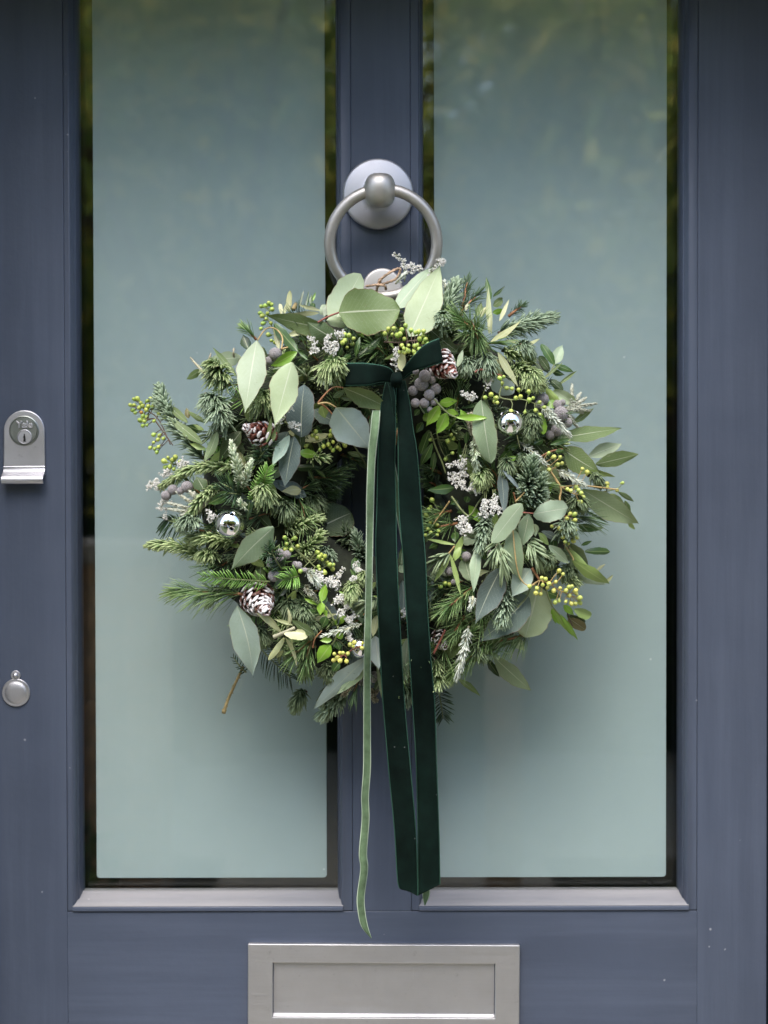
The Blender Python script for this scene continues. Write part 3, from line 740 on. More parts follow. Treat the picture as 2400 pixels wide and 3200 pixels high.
def LF(c, bx, by, tx, ty, w_, kind='e', col='P', f=1.15, ft=None, **k):
    ft = f if ft is None else ft
    b = Q(c, bx, by, f); t = Q(c, tx, ty, ft)
    # never let one leaf dive steeply into the ring
    lim = 0.55 * (t - b).length
    if abs(t.y - b.y) > lim:
        u, v = UV(c, tx, ty); t = P(u, v, b.y + math.copysign(lim, t.y - b.y))
    return leaf(b, t, mm(w_), kind, col, **k)
def stalk(c, pts, f, r=0.0007, mat=None, r1=None, name='stem'):
    path = smooth_path([Q(c, x, y, f + (p[0] if p else 0)) for x, y, *p in pts])
    return own(tube(name, path, r, r1 or r * 0.8, mat or M_stem_ye, None, 6))

def needles(path, N, Ln, wd, th0, th1, mode, rnd, curve=0.25, droop=0.0, t0=0.02, tipfan=True, roots=1):
    VS, FS, TT = [], [], []
    cum = [0.0]
    for a, b in zip(path, path[1:]): cum.append(cum[-1] + (b - a).length)
    tot = cum[-1]
    def at_(t):
        d = t * tot; i = 0
        while i < len(cum) - 2 and cum[i + 1] < d: i += 1
        sg = max(cum[i + 1] - cum[i], 1e-9)
        return path[i].lerp(path[i + 1], (d - cum[i]) / sg), (path[i + 1] - path[i]).normalized()
    for i in range(N):
        t = t0 + (1 - t0) * ((i + rnd.random()) / N)
        p, T = at_(min(t, 1.0))
        side = T.cross(VIEW); side = side.normalized() if side.length > 0.05 else T.orthogonal().normalized()
        front = side.cross(T).normalized()
        if front.dot(VIEW) < 0: front = -front
        if mode == 'two':
            ph = rnd.gauss(0, 0.22); r = (side * (1 if i % 2 else -1)) * math.cos(ph) + front * math.sin(ph) + front * 0.15
        elif mode == 'front':
            ph = rnd.uniform(-1.9, 1.9); r = front * math.cos(ph) + side * math.sin(ph)
        else:
            ph = rnd.uniform(-math.pi, math.pi); r = front * math.cos(ph) + side * math.sin(ph)
        r.normalize()
        th = th0 + (th1 - th0) * rnd.random()
        if tipfan: th *= (1.15 - 0.55 * max(0.0, t - 0.45) / 0.55)
        d0 = T * math.cos(th) + r * math.sin(th)
        L_ = Ln * rnd.uniform(0.78, 1.12) * (1 - 0.3 * max(0.0, t - 0.75) / 0.25 if tipfan else 1.0)
        cv = (T * curve + front * curve * 0.5) + Vector((0, 0, -droop))
        wv = T.cross(r); wv = wv.normalized() if wv.length > 1e-4 else side
        nv = d0.cross(wv).normalized()
        rv = rnd.random(); k = len(VS)
        for j, (s, hwf) in enumerate(((0, 0.55), (0.35, 1.0), (0.75, 0.95), (1.0, 0.42))):
            c = p + d0 * (L_ * s) + cv * (L_ * s * s * 0.5)
            h = wd * 0.5 * hwf
            VS += [c + wv * h, c + nv * h * 0.45, c - wv * h, c - nv * h * 0.45]
            TT += [(rv, s, t)] * 4
        for j in range(3):
            for q in range(4):
                q2 = (q + 1) % 4; FS.append((k + j * 4 + q, k + j * 4 + q2, k + j * 4 + 4 + q2, k + j * 4 + 4 + q))
        FS.append((k + 12, k + 13, k + 14, k + 15))
    return VS, FS, TT
rs = random.Random(5)
SPN = dict(g='fir_sprig', b='fir_sprig', d='fir_sprig', p='pine_sprig', q='pine_sprig', y='yew_sprig', k='yew_sprig', w='silver_heather_sprig', v='silver_heather_sprig', o='olive_sprig', t='brunia_sprig', s='brunia_sprig')
STM = dict(g=M_stem_dk, b=M_stem_dk, d=M_stem_dk, p=M_stem_br, q=M_stem_br, y=M_stem_gr, k=M_stem_gr, w=M_stem_pk, v=M_stem_pk, o=M_stem_pk, t=M_stem_pk, s=M_stem_pk)
def sprig3(path, mat, N, Ln, wd, th=(0.6, 1.0), mode='all', curve=0.3, droop=0.0, sr=0.0012, t0=0.02, tipfan=True):
    path = smooth_path(path, 5)
    st = own(tube(SPN[mat], path, sr, sr * 0.5, STM[mat], None, 6))
    VS, FS, TT = needles(path, N, Ln, wd, th[0], th[1], mode, rs, curve, droop, t0, tipfan)
    nd = mesh_obj('needles', VS, FS, NM[mat], st, tint=TT); nd['kind'] = 'stuff'
    return st
def SP(c, bx, by, tx, ty, ln, mat, fb=0.8, ft=1.1, N=None, kind=None, bow=0.0, **k):
    u0, v0 = UV(c, bx, by); u1, v1 = UV(c, tx, ty)
    b = P(u0, v0, depth(u0, v0, fb)); t = P(u1, v1, depth(u1, v1, ft))
    m = (b + t) / 2 + Vector((0, -0.006, 0.12 * bow * (t - b).length))
    L_ = (t - b).length
    if kind is None: kind = {'g': 'fir', 'b': 'fir', 'd': 'fir', 'p': 'pine', 'q': 'pine', 'y': 'yew', 'k': 'yew', 'w': 'sc', 'v': 'sc', 'o': 'ol', 't': 'sc', 's': 'sc'}[mat]
    nl = mm(ln)
    if kind == 'fir' and N is None:          # a tip that points at the viewer, its needles draping outwards
        m0 = b.lerp(t, 0.45); m0.y = b.y; t2 = t + Vector((0, -0.010, 0.002)); m = m0.lerp(t2, 0.5) + Vector((0, -0.006, 0.004))
        a = dict(N=190, Ln=nl * 1.45, wd=0.0023, th=(0.35, 1.15), mode='all', curve=0.0, droop=1.0, sr=0.0015, t0=0.25); a.update(k)
        return sprig3([m0, m, t2], mat, **a)
    if kind == 'fir': a = dict(N=N or int(min(210, max(84, L_ / 0.00034))), Ln=nl * 1.25, wd=0.0025, th=(0.4, 1.05), mode='front', curve=0.35, droop=0.38, sr=0.0015)
    elif kind == 'pine': a = dict(N=N or int(min(220, max(80, L_ / 0.00042))), Ln=nl, wd=0.00105, th=(0.35, 0.95), mode='all', curve=0.15, droop=0.22, sr=0.0017, tipfan=True)
    elif kind == 'yew': a = dict(N=N or int(min(80, max(20, L_ / 0.0011))), Ln=nl, wd=0.0022, th=(0.85, 1.2), mode='two', curve=0.3, droop=0.05, sr=0.0009)
    elif kind == 'ol': a = dict(N=N or 16, Ln=nl, wd=0.0046, th=(0.2, 0.6), mode='two', curve=0.15, droop=0.25, sr=0.0008)
    else: a = dict(N=N or int(min(200, max(60, L_ / 0.00030))), Ln=nl, wd=0.0011, th=(0.5, 1.0), mode='all', curve=0.4, droop=0.0, sr=0.0011)
    a.update(k)
    return sprig3([b, m, t], mat, **a)

# dark mossy ring that everything is wired to, and back-filling fir
def ring_core():
    n, m = 72, 14; vs, fs = [], []
    for i in range(n):
        a = 2 * math.pi * i / n
        for k in range(m):
            b = 2 * math.pi * k / m
            rr = 0.128 + math.cos(b) * 0.066; y = -0.054 + math.sin(b) * 0.044  # tube thickened, its added bulk blocks light from the wreath's hole
            p = Vector((wc.x + math.cos(a) * rr, y, wc.z + math.sin(a) * rr))
            p += Vector((1, 1, 1)) * 0.006 * noise.noise(p * 45) + Vector((math.cos(a), 0, math.sin(a))) * 0.008 * noise.noise(p * 90)
            vs.append(p)
    for i in range(n):
        for k in range(m):
            j, k2 = (i + 1) % n, (k + 1) % m
            fs.append((i * m + k, i * m + k2, j * m + k2, j * m + k))
    return own(mesh_obj('moss_ring', vs, fs, M_moss))
ring_core()
rf = random.Random(31)
for i in range(66):
    a = 2 * math.pi * (i + rf.random()) / 66
    r0 = rf.uniform(190, 350); off = rf.uniform(-0.5, 0.5)
    u0, v0 = WU + math.cos(a) * r0, WV + math.sin(a) * r0 * 0.97
    dr = rf.uniform(30, 100); da = off * 0.5
    r1 = min(r0 + dr, 415); u1, v1 = WU + math.cos(a + da) * r1, WV + math.sin(a + da) * r1 * 0.97
    if 560 < u1 < 960 and v1 > 1080 and r1 < 200: continue
    b = P(u0, v0, depth(u0, v0, rf.uniform(0.35, 0.55))); t = P(u1, v1, depth(u1, v1, rf.uniform(0.6, 0.85)))
    mt = rf.choice('gbddgq')
    if mt == 'q': sprig3([b, (b + t) / 2 + Vector((0, -0.004, 0.003)), t], mt, 90, 0.026, 0.0010, (0.3, 0.9), 'all', 0.15, 0.2, 0.0014)
    else: sprig3([b, (b + t) / 2 + Vector((0, -0.006, 0.004)), t], mt, 110, 0.016, 0.0024, (0.45, 1.1), 'front', 0.35, 0.3, 0.0014)
for i in range(44):
    a = 2 * math.pi * (i + rf.random()) / 44; r0 = rf.uniform(170, 330)
    u0, v0 = WU + math.cos(a) * r0, WV + math.sin(a) * r0
    a2 = a + rf.uniform(-1.3, 1.3); Lf = rf.uniform(50, 105)
    u1, v1 = u0 + math.cos(a2) * Lf, v0 + math.sin(a2) * Lf
    if math.hypot(u1 - WU, v1 - WV) < 110 or math.hypot(u1 - WU, v1 - WV) > 405: continue
    fq = rf.uniform(0.6, 0.9)
    leaf(P(u0, v0, depth(u0, v0, fq)), P(u1, v1, depth(u1, v1, fq + 0.05)), rf.uniform(0.011, 0.022), rf.choice('ellr'), rf.choice('UOGKDMU'), roll=rf.uniform(-0.7, 0.7))

# finer, messier filling between the big pieces
for i in range(84):
    a = 2 * math.pi * (i + rf.random()) / 84; r0 = rf.uniform(170, 372)
    u0, v0 = WU + math.cos(a) * r0, WV + math.sin(a) * r0
    a2 = a + rf.gauss(0, 0.9); Lf = rf.uniform(34, 74); u1, v1 = u0 + math.cos(a2) * Lf, v0 + math.sin(a2) * Lf
    rr1 = math.hypot(u1 - WU, v1 - WV)
    if rr1 < 120 or rr1 > 425: continue
    fq = rf.uniform(0.82, 1.05)
    leaf(P(u0, v0, depth(u0, v0, fq)), P(u1, v1, depth(u1, v1, fq + rf.uniform(-.08, .1))), rf.uniform(0.0045, 0.011), rf.choice('lleo'), rf.choice('GGKKOLBUTM'), roll=rf.uniform(-0.9, 0.9))
for i in range(110):
    a = 2 * math.pi * (i + rf.random()) / 110; r0 = rf.uniform(180, 395)
    u0, v0 = WU + math.cos(a) * r0, WV + math.sin(a) * r0
    a2 = a + rf.gauss(0, 1.1); Lf = rf.uniform(40, 85); u1, v1 = u0 + math.cos(a2) * Lf, v0 + math.sin(a2) * Lf
    rr1 = math.hypot(u1 - WU, v1 - WV)
    if rr1 < 130 or rr1 > 448: continue
    b = P(u0, v0, depth(u0, v0, rf.uniform(0.6, 0.85))); t = P(u1, v1, depth(u1, v1, rf.uniform(0.85, 1.1)))
    mid_ = (b + t) / 2 + Vector((rf.gauss(0, .004), -0.005, rf.gauss(0, .004)))
    mt = rf.choice('ppqqkydgo')
    if mt in 'pq': sprig3([b, mid_, t], mt, 46, rf.uniform(.02, .034), 0.00095, (0.2, 0.9), 'all', 0.12, 0.25, 0.0011)
    elif mt in 'ky': sprig3([b, mid_, t], mt, 30, rf.uniform(.010, .015), 0.0019, (0.8, 1.2), 'two', 0.3, 0.1, 0.0008)
    elif mt == 'o': sprig3([b, mid_, t], mt, 14, 0.018, 0.0036, (0.2, 0.7), 'two', 0.15, 0.2, 0.0008)
    else: sprig3([b, mid_, t], mt, 90, rf.uniform(.010, .015), 0.0020, (0.4, 1.1), 'front', 0.35, 0.3, 0.0012)
# ------------------------------------------------------------------ leaves, one by one
# (detail window, base x, y, tip x, y, width, shape, colour, depth, extra)
LEAVES = [
 ('B',860,720,1492,690,470,'r','O',1.28,dict(roll=-.15,bend=.03,fold=.05,twist=.25,ft=1.2)),
 ('B',800,840,1085,318,330,'r','P',1.12,dict(roll=.1,ft=1.0)), ('B',760,640,700,760,90,'l','P',1.05,{}),
 ('B',820,900,110,748,185,'l','O',1.2,dict(roll=-.5,ft=1.1,bend=.03)), ('B',830,1000,515,805,215,'e','U',1.25,dict(roll=-.3,ft=1.18)),
 ('B',980,830,730,800,110,'r','P',1.18,{}),
 ('A',1335,812,1212,1560,305,'e','P',1.5,dict(roll=.12,fold=-.05,ft=1.56,bend=.02)), ('B',375,1235,190,1900,292,'e','P',1.5,dict(roll=-.1,fold=-.05,ft=1.58,bend=.02)),
 ('C',262,965,585,238,352,'f','P',1.3,dict(roll=.05,ft=1.15,fold=.02)), ('C',112,690,505,238,215,'e','P',1.12,dict(roll=-.2,ft=1.05)),
 ('C',470,885,775,1135,170,'l','U',1.0,dict(roll=.3)), 
 ('F',832,78,1192,522,375,'e','S',1.46,dict(roll=.12,fold=-.06,ft=1.62,bend=.0)), ('F',470,385,500,-160,300,'r','D',1.22,dict(roll=-.3)),
 ('F',395,380,300,912,235,'e','D',1.22,dict(roll=.25)), ('F',352,372,165,690,125,'l','S',1.26,dict(roll=.5,fold=.3)), ('F',330,330,190,640,190,'e','D',1.12,dict(roll=-.3)),
 ('F',450,310,470,540,120,'e','U',1.05,{}),
 ('F',640,1330,985,1170,400,'r','U',0.45,dict(roll=-.2,ft=.4)), ('F',912,-126,1400,102,190,'l','O',1.42,dict(roll=.4,ft=1.4)),
 ('E',1445,1320,1000,1765,262,'e','M',1.36,dict(roll=-.3,ft=1.25,curve=.04)),
 ('I',1000,640,1165,1388,292,'e','S',1.42,dict(roll=.15,ft=1.5,curve=-.05)), ('J',1030,1160,465,1712,190,'l','S',1.22,dict(roll=-.2,ft=1.0)),
 ('J',1060,1180,700,1560,140,'l','M',1.12,dict(roll=.3)), ('J',1105,955,1140,1302,200,'e','S',1.2,{}), ('J',1440,975,1405,1430,130,'l','M',1.15,{}),
 ('J',1390,380,1400,700,110,'r','D',1.0,{}), ('J',1370,210,1390,300,80,'r','M',.9,{}), ('J',1390,40,1370,220,70,'r','U',.9,{}),
 ('J',1120,1260,1170,1600,40,'l','M',1.0,{}),
 ('G',1010,0,1105,655,235,'r','M',1.28,dict(roll=.2,wave=.09)), ('C',1350,1550,1100,1400,185,'r','S',1.02,{}),
 ('G',1432,1078,1118,1482,195,'r','P',1.42,dict(roll=-.1)), ('H',388,1015,748,955,215,'o','P',1.45,dict(roll=.1,ft=1.4)),
 ('L',505,25,430,365,175,'e','M',1.2,{}), ('L',340,165,425,730,200,'e','M',1.24,dict(curve=.05)), ('K',1085,245,815,832,270,'e','D',1.36,dict(roll=-.15,fold=.1)),
 ('K',1385,258,1188,552,215,'e','S',1.18,dict(roll=.2)), ('K',1365,545,850,1012,345,'f','D',1.06,dict(roll=.1,fold=.08,curve=-.03)),
 ('K',1470,430,1330,968,425,'r','P',.98,dict(roll=-.15)), ('K',850,0,795,500,115,'l','P',1.26,dict(roll=.3)), ('K',700,150,765,380,155,'r','M',1.1,{}),
 ('K',480,230,500,400,110,'r','D',1.0,{}), ('K',370,380,350,600,70,'l','D',1.0,{}),
 ('K',1010,1175,1395,1520,195,'l','M',.55,dict(roll=.2,ft=.7)), ('K',930,1190,1065,1380,80,'l','K',.5,{}), ('K',1210,960,1325,1112,110,'e','P',.85,{}),
 ('K',640,1400,870,1585,70,'l','O',.5,{}), ('K',420,1330,440,1580,150,'e','M',.7,{}),
 ('H',640,235,1302,130,165,'l','O',.95,dict(roll=-.4,ft=1.1)), ('H',960,420,1300,288,155,'l','P',.8,{}), ('H',1035,500,1482,394,160,'l','O',.85,dict(roll=.2)),
 ('H',692,342,1085,590,262,'e','O',1.05,dict(roll=-.25)), ('H',890,760,1472,1115,265,'l','M',1.1,dict(roll=.15,fold=.08)),
 ('H',50,560,85,1010,112,'l','D',1.3,dict(roll=.5)), ('H',70,560,270,795,40,'l','D',1.35,{}), ('H',430,555,490,965,190,'r','M',1.1,{}), ('H',470,470,660,812,180,'e','M',1.05,{}),
 ('H',400,1120,410,1250,90,'e','P',1.2,{}), ('H',410,290,640,560,180,'l','U',.95,{}), ('H',560,840,700,900,120,'r','U',.9,{}),
 ('L',960,500,1345,748,130,'l','L',1.05,dict(roll=.2)), ('L',1000,640,1300,755,110,'l','P',.95,{}), ('L',930,388,1120,562,60,'l','L',1.1,{}), ('L',1210,610,1300,540,35,'l','T',.9,{}),
 ('L',1290,740,1380,650,40,'l','T',.9,{}),
 ('L',885,320,1132,572,185,'e','M',.95,dict(roll=.4)), ('L',710,348,922,532,112,'l','M',1.15,{}), ('L',605,215,715,345,70,'l','L',1.15,{}), ('L',760,365,940,450,50,'l','U',1.1,{}),
 ('L',640,200,860,300,80,'l','D',1.05,{}), ('L',940,450,970,640,50,'l','M',1.0,{}),
 ('L',1010,130,1232,186,84,'l','G',.95,{}), ('L',1050,200,1285,163,60,'l','U',.9,{}), ('L',1088,410,1348,410,78,'o','G',.9,{}), ('L',1050,345,1160,298,42,'l','G',.9,{}),
 ('L',1000,110,1160,30,60,'l','D',.9,{}),
 ('L',975,1010,1152,1075,105,'o','L',.9,{}), ('L',918,1098,1092,1222,115,'r','N',.9,{}), ('L',900,1060,1090,1140,90,'r','U',.8,{}), ('L',870,960,975,1075,70,'e','B',1.0,{}),
 ('L',745,1000,965,1290,62,'l','B',1.1,{}), ('L',738,1010,832,1175,62,'e','B',1.05,{}), ('L',835,1062,1016,1330,48,'l','B',1.1,{}), ('L',692,830,840,890,95,'e','G',1.1,{}),
 ('H',1270,788,1432,888,55,'l','O',.9,{}), ('H',1335,880,1400,1035,60,'l','O',.9,{}), ('H',1140,820,1335,905,85,'e','O',.85,{}), ('H',1375,1105,1440,1178,48,'l','L',.9,{}), ('H',1290,900,1345,990,45,'l','K',.8,{}),
 ('H',920,565,1242,632,62,'l','L',1.05,{}), ('H',985,620,1138,680,60,'l','K',.85,{}), ('H',910,975,1172,1112,34,'l','K',.9,{}),
 ('A',1175,985,815,1010,165,'e','M',.85,{}), ('A',1125,1175,880,880,62,'l','O',1.1,{}), ('A',762,1110,605,1212,82,'l','O',.8,{}), ('A',1250,905,1190,745,110,'e','K',1.0,{}),
 ('A',1440,1000,1390,870,70,'l','U',1.1,{}),
 ('E',552,236,308,18,80,'l','O',1.0,{}), ('E',702,452,358,168,108,'l','O',1.05,{}), ('E',752,240,550,110,58,'l','O',1.05,{}), ('E',722,312,600,250,42,'l','L',1.0,{}), ('E',858,330,728,636,112,'l','M',1.25,dict(roll=.4)),
 ('E',740,505,570,452,60,'l','L',1.0,{}), ('E',1105,330,870,640,175,'e','U',1.0,{}), ('E',960,540,765,655,85,'l','L',1.0,{}), ('E',700,330,540,260,90,'e','K',.9,{}), ('E',560,190,540,80,60,'l','N',.9,{}),
 ('E',720,930,640,790,150,'e','U',1.15,dict(roll=.4)), ('E',985,962,758,1082,112,'e','G',1.22,{}), ('E',1210,980,1175,1255,85,'e','K',1.1,{}), ('E',1010,880,960,770,40,'l','G',1.1,{}),
 ('E',600,1530,560,1590,50,'e','N',.8,{}), ('I',560,110,490,70,50,'l','N',.8,{}),
 ('D',602,928,468,712,92,'o','G',.95,{}), ('D',556,992,446,838,82,'o','U',.9,{}), ('D',602,925,690,722,118,'e','P',.8,{}), ('D',610,928,812,1008,72,'e','G',.9,{}), ('D',575,992,712,1035,64,'e','K',.85,{}),
 ('D',488,1086,692,903,36,'l','O',.95,{}), ('D',640,1142,846,984,38,'l','O',.9,{}), ('D',560,1085,695,1205,90,'o','U',.9,{}), ('D',522,1172,655,1342,84,'o','L',1.05,{}), ('D',600,1188,818,1335,118,'o','P',1.0,dict()),
 ('D',640,1290,510,1390,90,'e','B',1.05,{}), ('D',480,1440,490,1652,78,'o','B',1.2,{}), ('D',800,1535,1012,1378,75,'l','O',.85,{}), ('D',340,895,480,1085,120,'e','U',.95,{}), ('D',410,850,550,1020,120,'e','D',.85,{}),
 ('C',1112,945,1085,450,68,'l','T',1.15,{}), ('C',1108,1022,1422,802,66,'l','T',1.15,{}), ('C',1195,805,1300,578,46,'l','Y',1.0,{}), ('C',1182,1130,1388,1488,84,'l','T',1.2,{}), ('C',1165,1195,1230,1385,60,'l','T',1.1,{}),
 ('C',1258,1000,1582,1072,34,'l','T',1.0,{}), ('C',1090,940,1100,750,50,'l','T',1.2,{}), ('C',1000,765,1082,640,55,'l','Y',1.0,{}), ('C',1430,1105,1622,988,42,'l','T',.95,{}), ('C',1300,1120,1400,1230,70,'l','O',1.0,{}),
 ('C',760,1280,820,1100,60,'l','P',1.25,{}), ('C',840,700,870,620,40,'l','Y',1.0,{}), ('C',960,760,1010,610,70,'l','O',.9,{}),
 ('C',1110,582,1060,348,62,'l','G',.9,{}), ('C',1130,558,1258,440,38,'l','K',.9,{}), ('C',1130,652,1230,575,80,'o','O',.9,{}), ('C',1130,720,1232,695,60,'o','B',.9,{}), ('C',980,1010,700,960,60,'l','M',1.0,{}),
 ('C',1000,1080,1090,1280,90,'e','O',.85,{}),
 ('B',432,1122,182,832,108,'o','G',1.25,{}), ('B',425,1128,152,1272,112,'l','B',1.3,{}), ('B',322,1290,158,1310,42,'l','G',1.25,{}), ('B',1062,1172,1318,945,108,'l','K',1.15,{}), ('B',1032,1172,1080,968,55,'l','G',1.2,{}),
 ('B',848,1180,892,1068,50,'l','G',1.15,{}), ('B',985,1158,880,1232,58,'e','G',1.2,{}), ('B',750,1165,720,1230,70,'e','G',1.15,{}), ('B',1520,1128,1512,1326,82,'o','Y',1.4,{}), ('B',540,1210,430,1115,40,'l','G',1.2,{}),
 ('B',500,900,620,960,80,'e','K',1.0,{}), ('B',520,1010,440,930,80,'l','G',1.0,{}), ('B',800,1600,930,1520,70,'l','O',1.2,{}), ('B',870,1600,1020,1620,60,'l','O',1.2,{}),
 ('B',340,712,350,488,60,'o','T',1.0,{}), ('B',262,745,245,628,42,'o','Y',1.0,{}), ('B',292,742,312,618,36,'l','T',1.0,{}), ('B',240,1100,180,872,58,'l','T',1.2,{}), ('B',672,702,440,638,42,'l','T',1.1,{}), ('B',652,725,358,732,52,'l','T',1.1,{}),
 ('B',770,640,660,740,110,'l','P',1.05,{}), ('B',330,960,500,920,60,'l','T',1.05,{}), ('B',580,690,600,620,60,'r','G',.9,{}), ('B',440,690,500,480,30,'l','K',.9,{}), ('B',520,700,545,490,30,'l','G',.9,{}), ('B',570,640,575,530,40,'l','G',.9,{}), ('B',590,600,618,505,28,'l','B',.9,{}),
 ('G',572,58,435,276,115,'e','B',1.25,{}), ('G',652,135,545,356,122,'e','B',1.25,{}), ('G',570,34,772,8,95,'e','B',1.2,{}), ('G',650,108,785,152,66,'e','B',1.2,{}), ('G',748,178,1086,184,72,'l','B',1.32,{}), ('G',852,192,790,98,62,'e','B',1.3,{}),
 ('G',470,310,382,562,86,'o','G',1.05,{}), ('G',500,450,380,680,92,'l','G',1.1,{}), ('G',525,540,500,752,68,'l','G',1.0,{}), ('G',370,100,310,165,60,'e','G',1.0,{}), ('G',445,135,430,222,78,'o','B',1.05,{}), ('G',400,230,335,340,80,'l','G',.95,{}),
 ('G',560,380,625,520,80,'e','K',.95,{}), ('G',725,908,450,935,108,'l','G',1.05,{}), ('G',760,1040,680,1085,55,'e','G',1.0,{}), ('G',830,1140,750,1172,50,'e','G',1.0,{}), ('G',842,1230,945,1215,52,'e','G',1.1,{}), ('G',740,1360,735,1480,85,'e','G',1.1,{}),
 ('G',560,1500,465,1540,70,'l','G',1.1,{}), ('G',870,1000,850,1060,70,'r','G',1.1,{}), ('G',700,1000,780,1150,70,'e','K',.95,{}), ('G',1170,1180,1140,1345,70,'e','L',1.15,{}),
 ('G',740,1500,430,1440,36,'l','L',1.2,{}), ('G',820,1410,710,1659,70,'l','L',1.2,{}), ('G',860,330,850,460,60,'l','G',1.1,{}), ('G',600,380,700,700,60,'l','K',.85,{}),
 ('G',1372,588,1238,640,62,'e','B',1.15,{}), ('G',1450,560,1365,625,78,'r','G',1.15,{}), ('G',1400,470,1265,500,60,'e','G',1.15,{}), ('G',1490,420,1620,470,70,'e','G',1.1,{}), ('H',490,245,385,295,66,'e','G',1.15,{}), ('H',560,300,770,235,60,'l','G',1.15,{}), ('H',360,205,540,190,50,'l','K',1.1,{}),
 ('H',620,370,700,360,50,'r','G',1.2,{}), ('H',620,230,450,160,70,'r','K',.9,{}),
 ('I',1452,912,1182,668,75,'o','T',1.35,dict(curve=.06)), ('J',160,930,402,962,78,'o','Y',1.4,{}), ('J',260,910,380,930,60,'o','Y',1.35,{}), ('J',190,870,195,658,42,'l','T',1.3,dict(curve=.12)), ('J',245,842,50,776,38,'l','T',1.3,{}), ('J',160,970,-5,1205,64,'o','Y',1.3,{}),
 ('J',172,970,288,1268,44,'l','Y',1.3,dict(curve=-.08)), ('J',235,960,245,1080,22,'l','T',1.25,{}), ('J',472,940,238,780,105,'l','O',1.3,{}), ('J',150,1100,80,1180,40,'l','T',1.2,{}),
 ('J',540,602,592,402,85,'e','B',1.3,{}), ('J',548,602,532,742,82,'e','B',1.32,{}), ('J',600,540,550,640,50,'l','G',1.25,{}), ('J',552,450,545,375,34,'l','G',1.25,{}), ('J',500,690,328,732,66,'l','G',1.2,{}), ('J',600,752,545,868,95,'e','G',1.15,{}), ('J',575,680,600,755,45,'e','B',1.3,{}),
 ('J',700,962,782,925,75,'e','B',1.25,{}), ('J',655,990,530,1002,66,'e','B',1.25,{}), ('J',640,1045,502,1235,140,'e','B',1.25,{}), ('J',700,1010,740,1105,70,'e','G',1.2,{}), ('J',735,1230,660,1325,92,'e','G',1.15,{}), ('J',890,140,905,310,100,'e','G',1.0,{}), ('J',370,565,510,635,36,'l','B',1.2,{}),
 ('J',1120,740,1080,960,90,'l','T',1.15,{}), ('J',820,590,990,580,34,'l','P',1.15,{}), ('J',1000,610,840,650,40,'l','M',1.15,{}), ('J',990,640,830,720,44,'l','M',1.15,{}), ('J',1120,540,1000,600,60,'l','L',1.1,{}), ('J',1110,400,1010,470,60,'l','L',1.1,{}), ('J',1060,850,1130,780,50,'l','M',1.1,{}),
 ('K',660,30,600,180,70,'l','L',1.25,{}), ('K',555,120,385,400,60,'l','L',1.2,{}), ('K',555,110,665,540,52,'l','L',1.25,{}), ('K',350,290,410,360,60,'l','M',1.1,{}), ('K',1220,200,1260,400,60,'l','O',1.0,{}), ('K',880,60,930,180,70,'e','G',1.15,{}),
 ('K',1600,690,1650,830,40,'l','B',1.0,{}),
 ('F',445,545,665,575,95,'e','B',1.12,{}), ('F',680,60,720,195,110,'e','L',1.1,{}), ('F',950,540,1150,590,60,'l','O',.7,{}), ('F',380,700,690,700,80,'l','K',.8,{}), ('F',545,720,600,840,50,'l','K',.9,{}), ('F',620,720,730,810,40,'l','G',.9,{}),
 ('F',110,440,160,170,50,'l','O',1.3,{}), ('F',175,430,200,300,45,'l','O',1.3,{}), ('F',180,440,280,160,60,'l','U',1.2,{}),
]
for c, bx, by, tx, ty, w_, kd, cl, f, ex in LEAVES:
    LF(c, bx, by, tx, ty, w_, kd, cl, f, **ex)

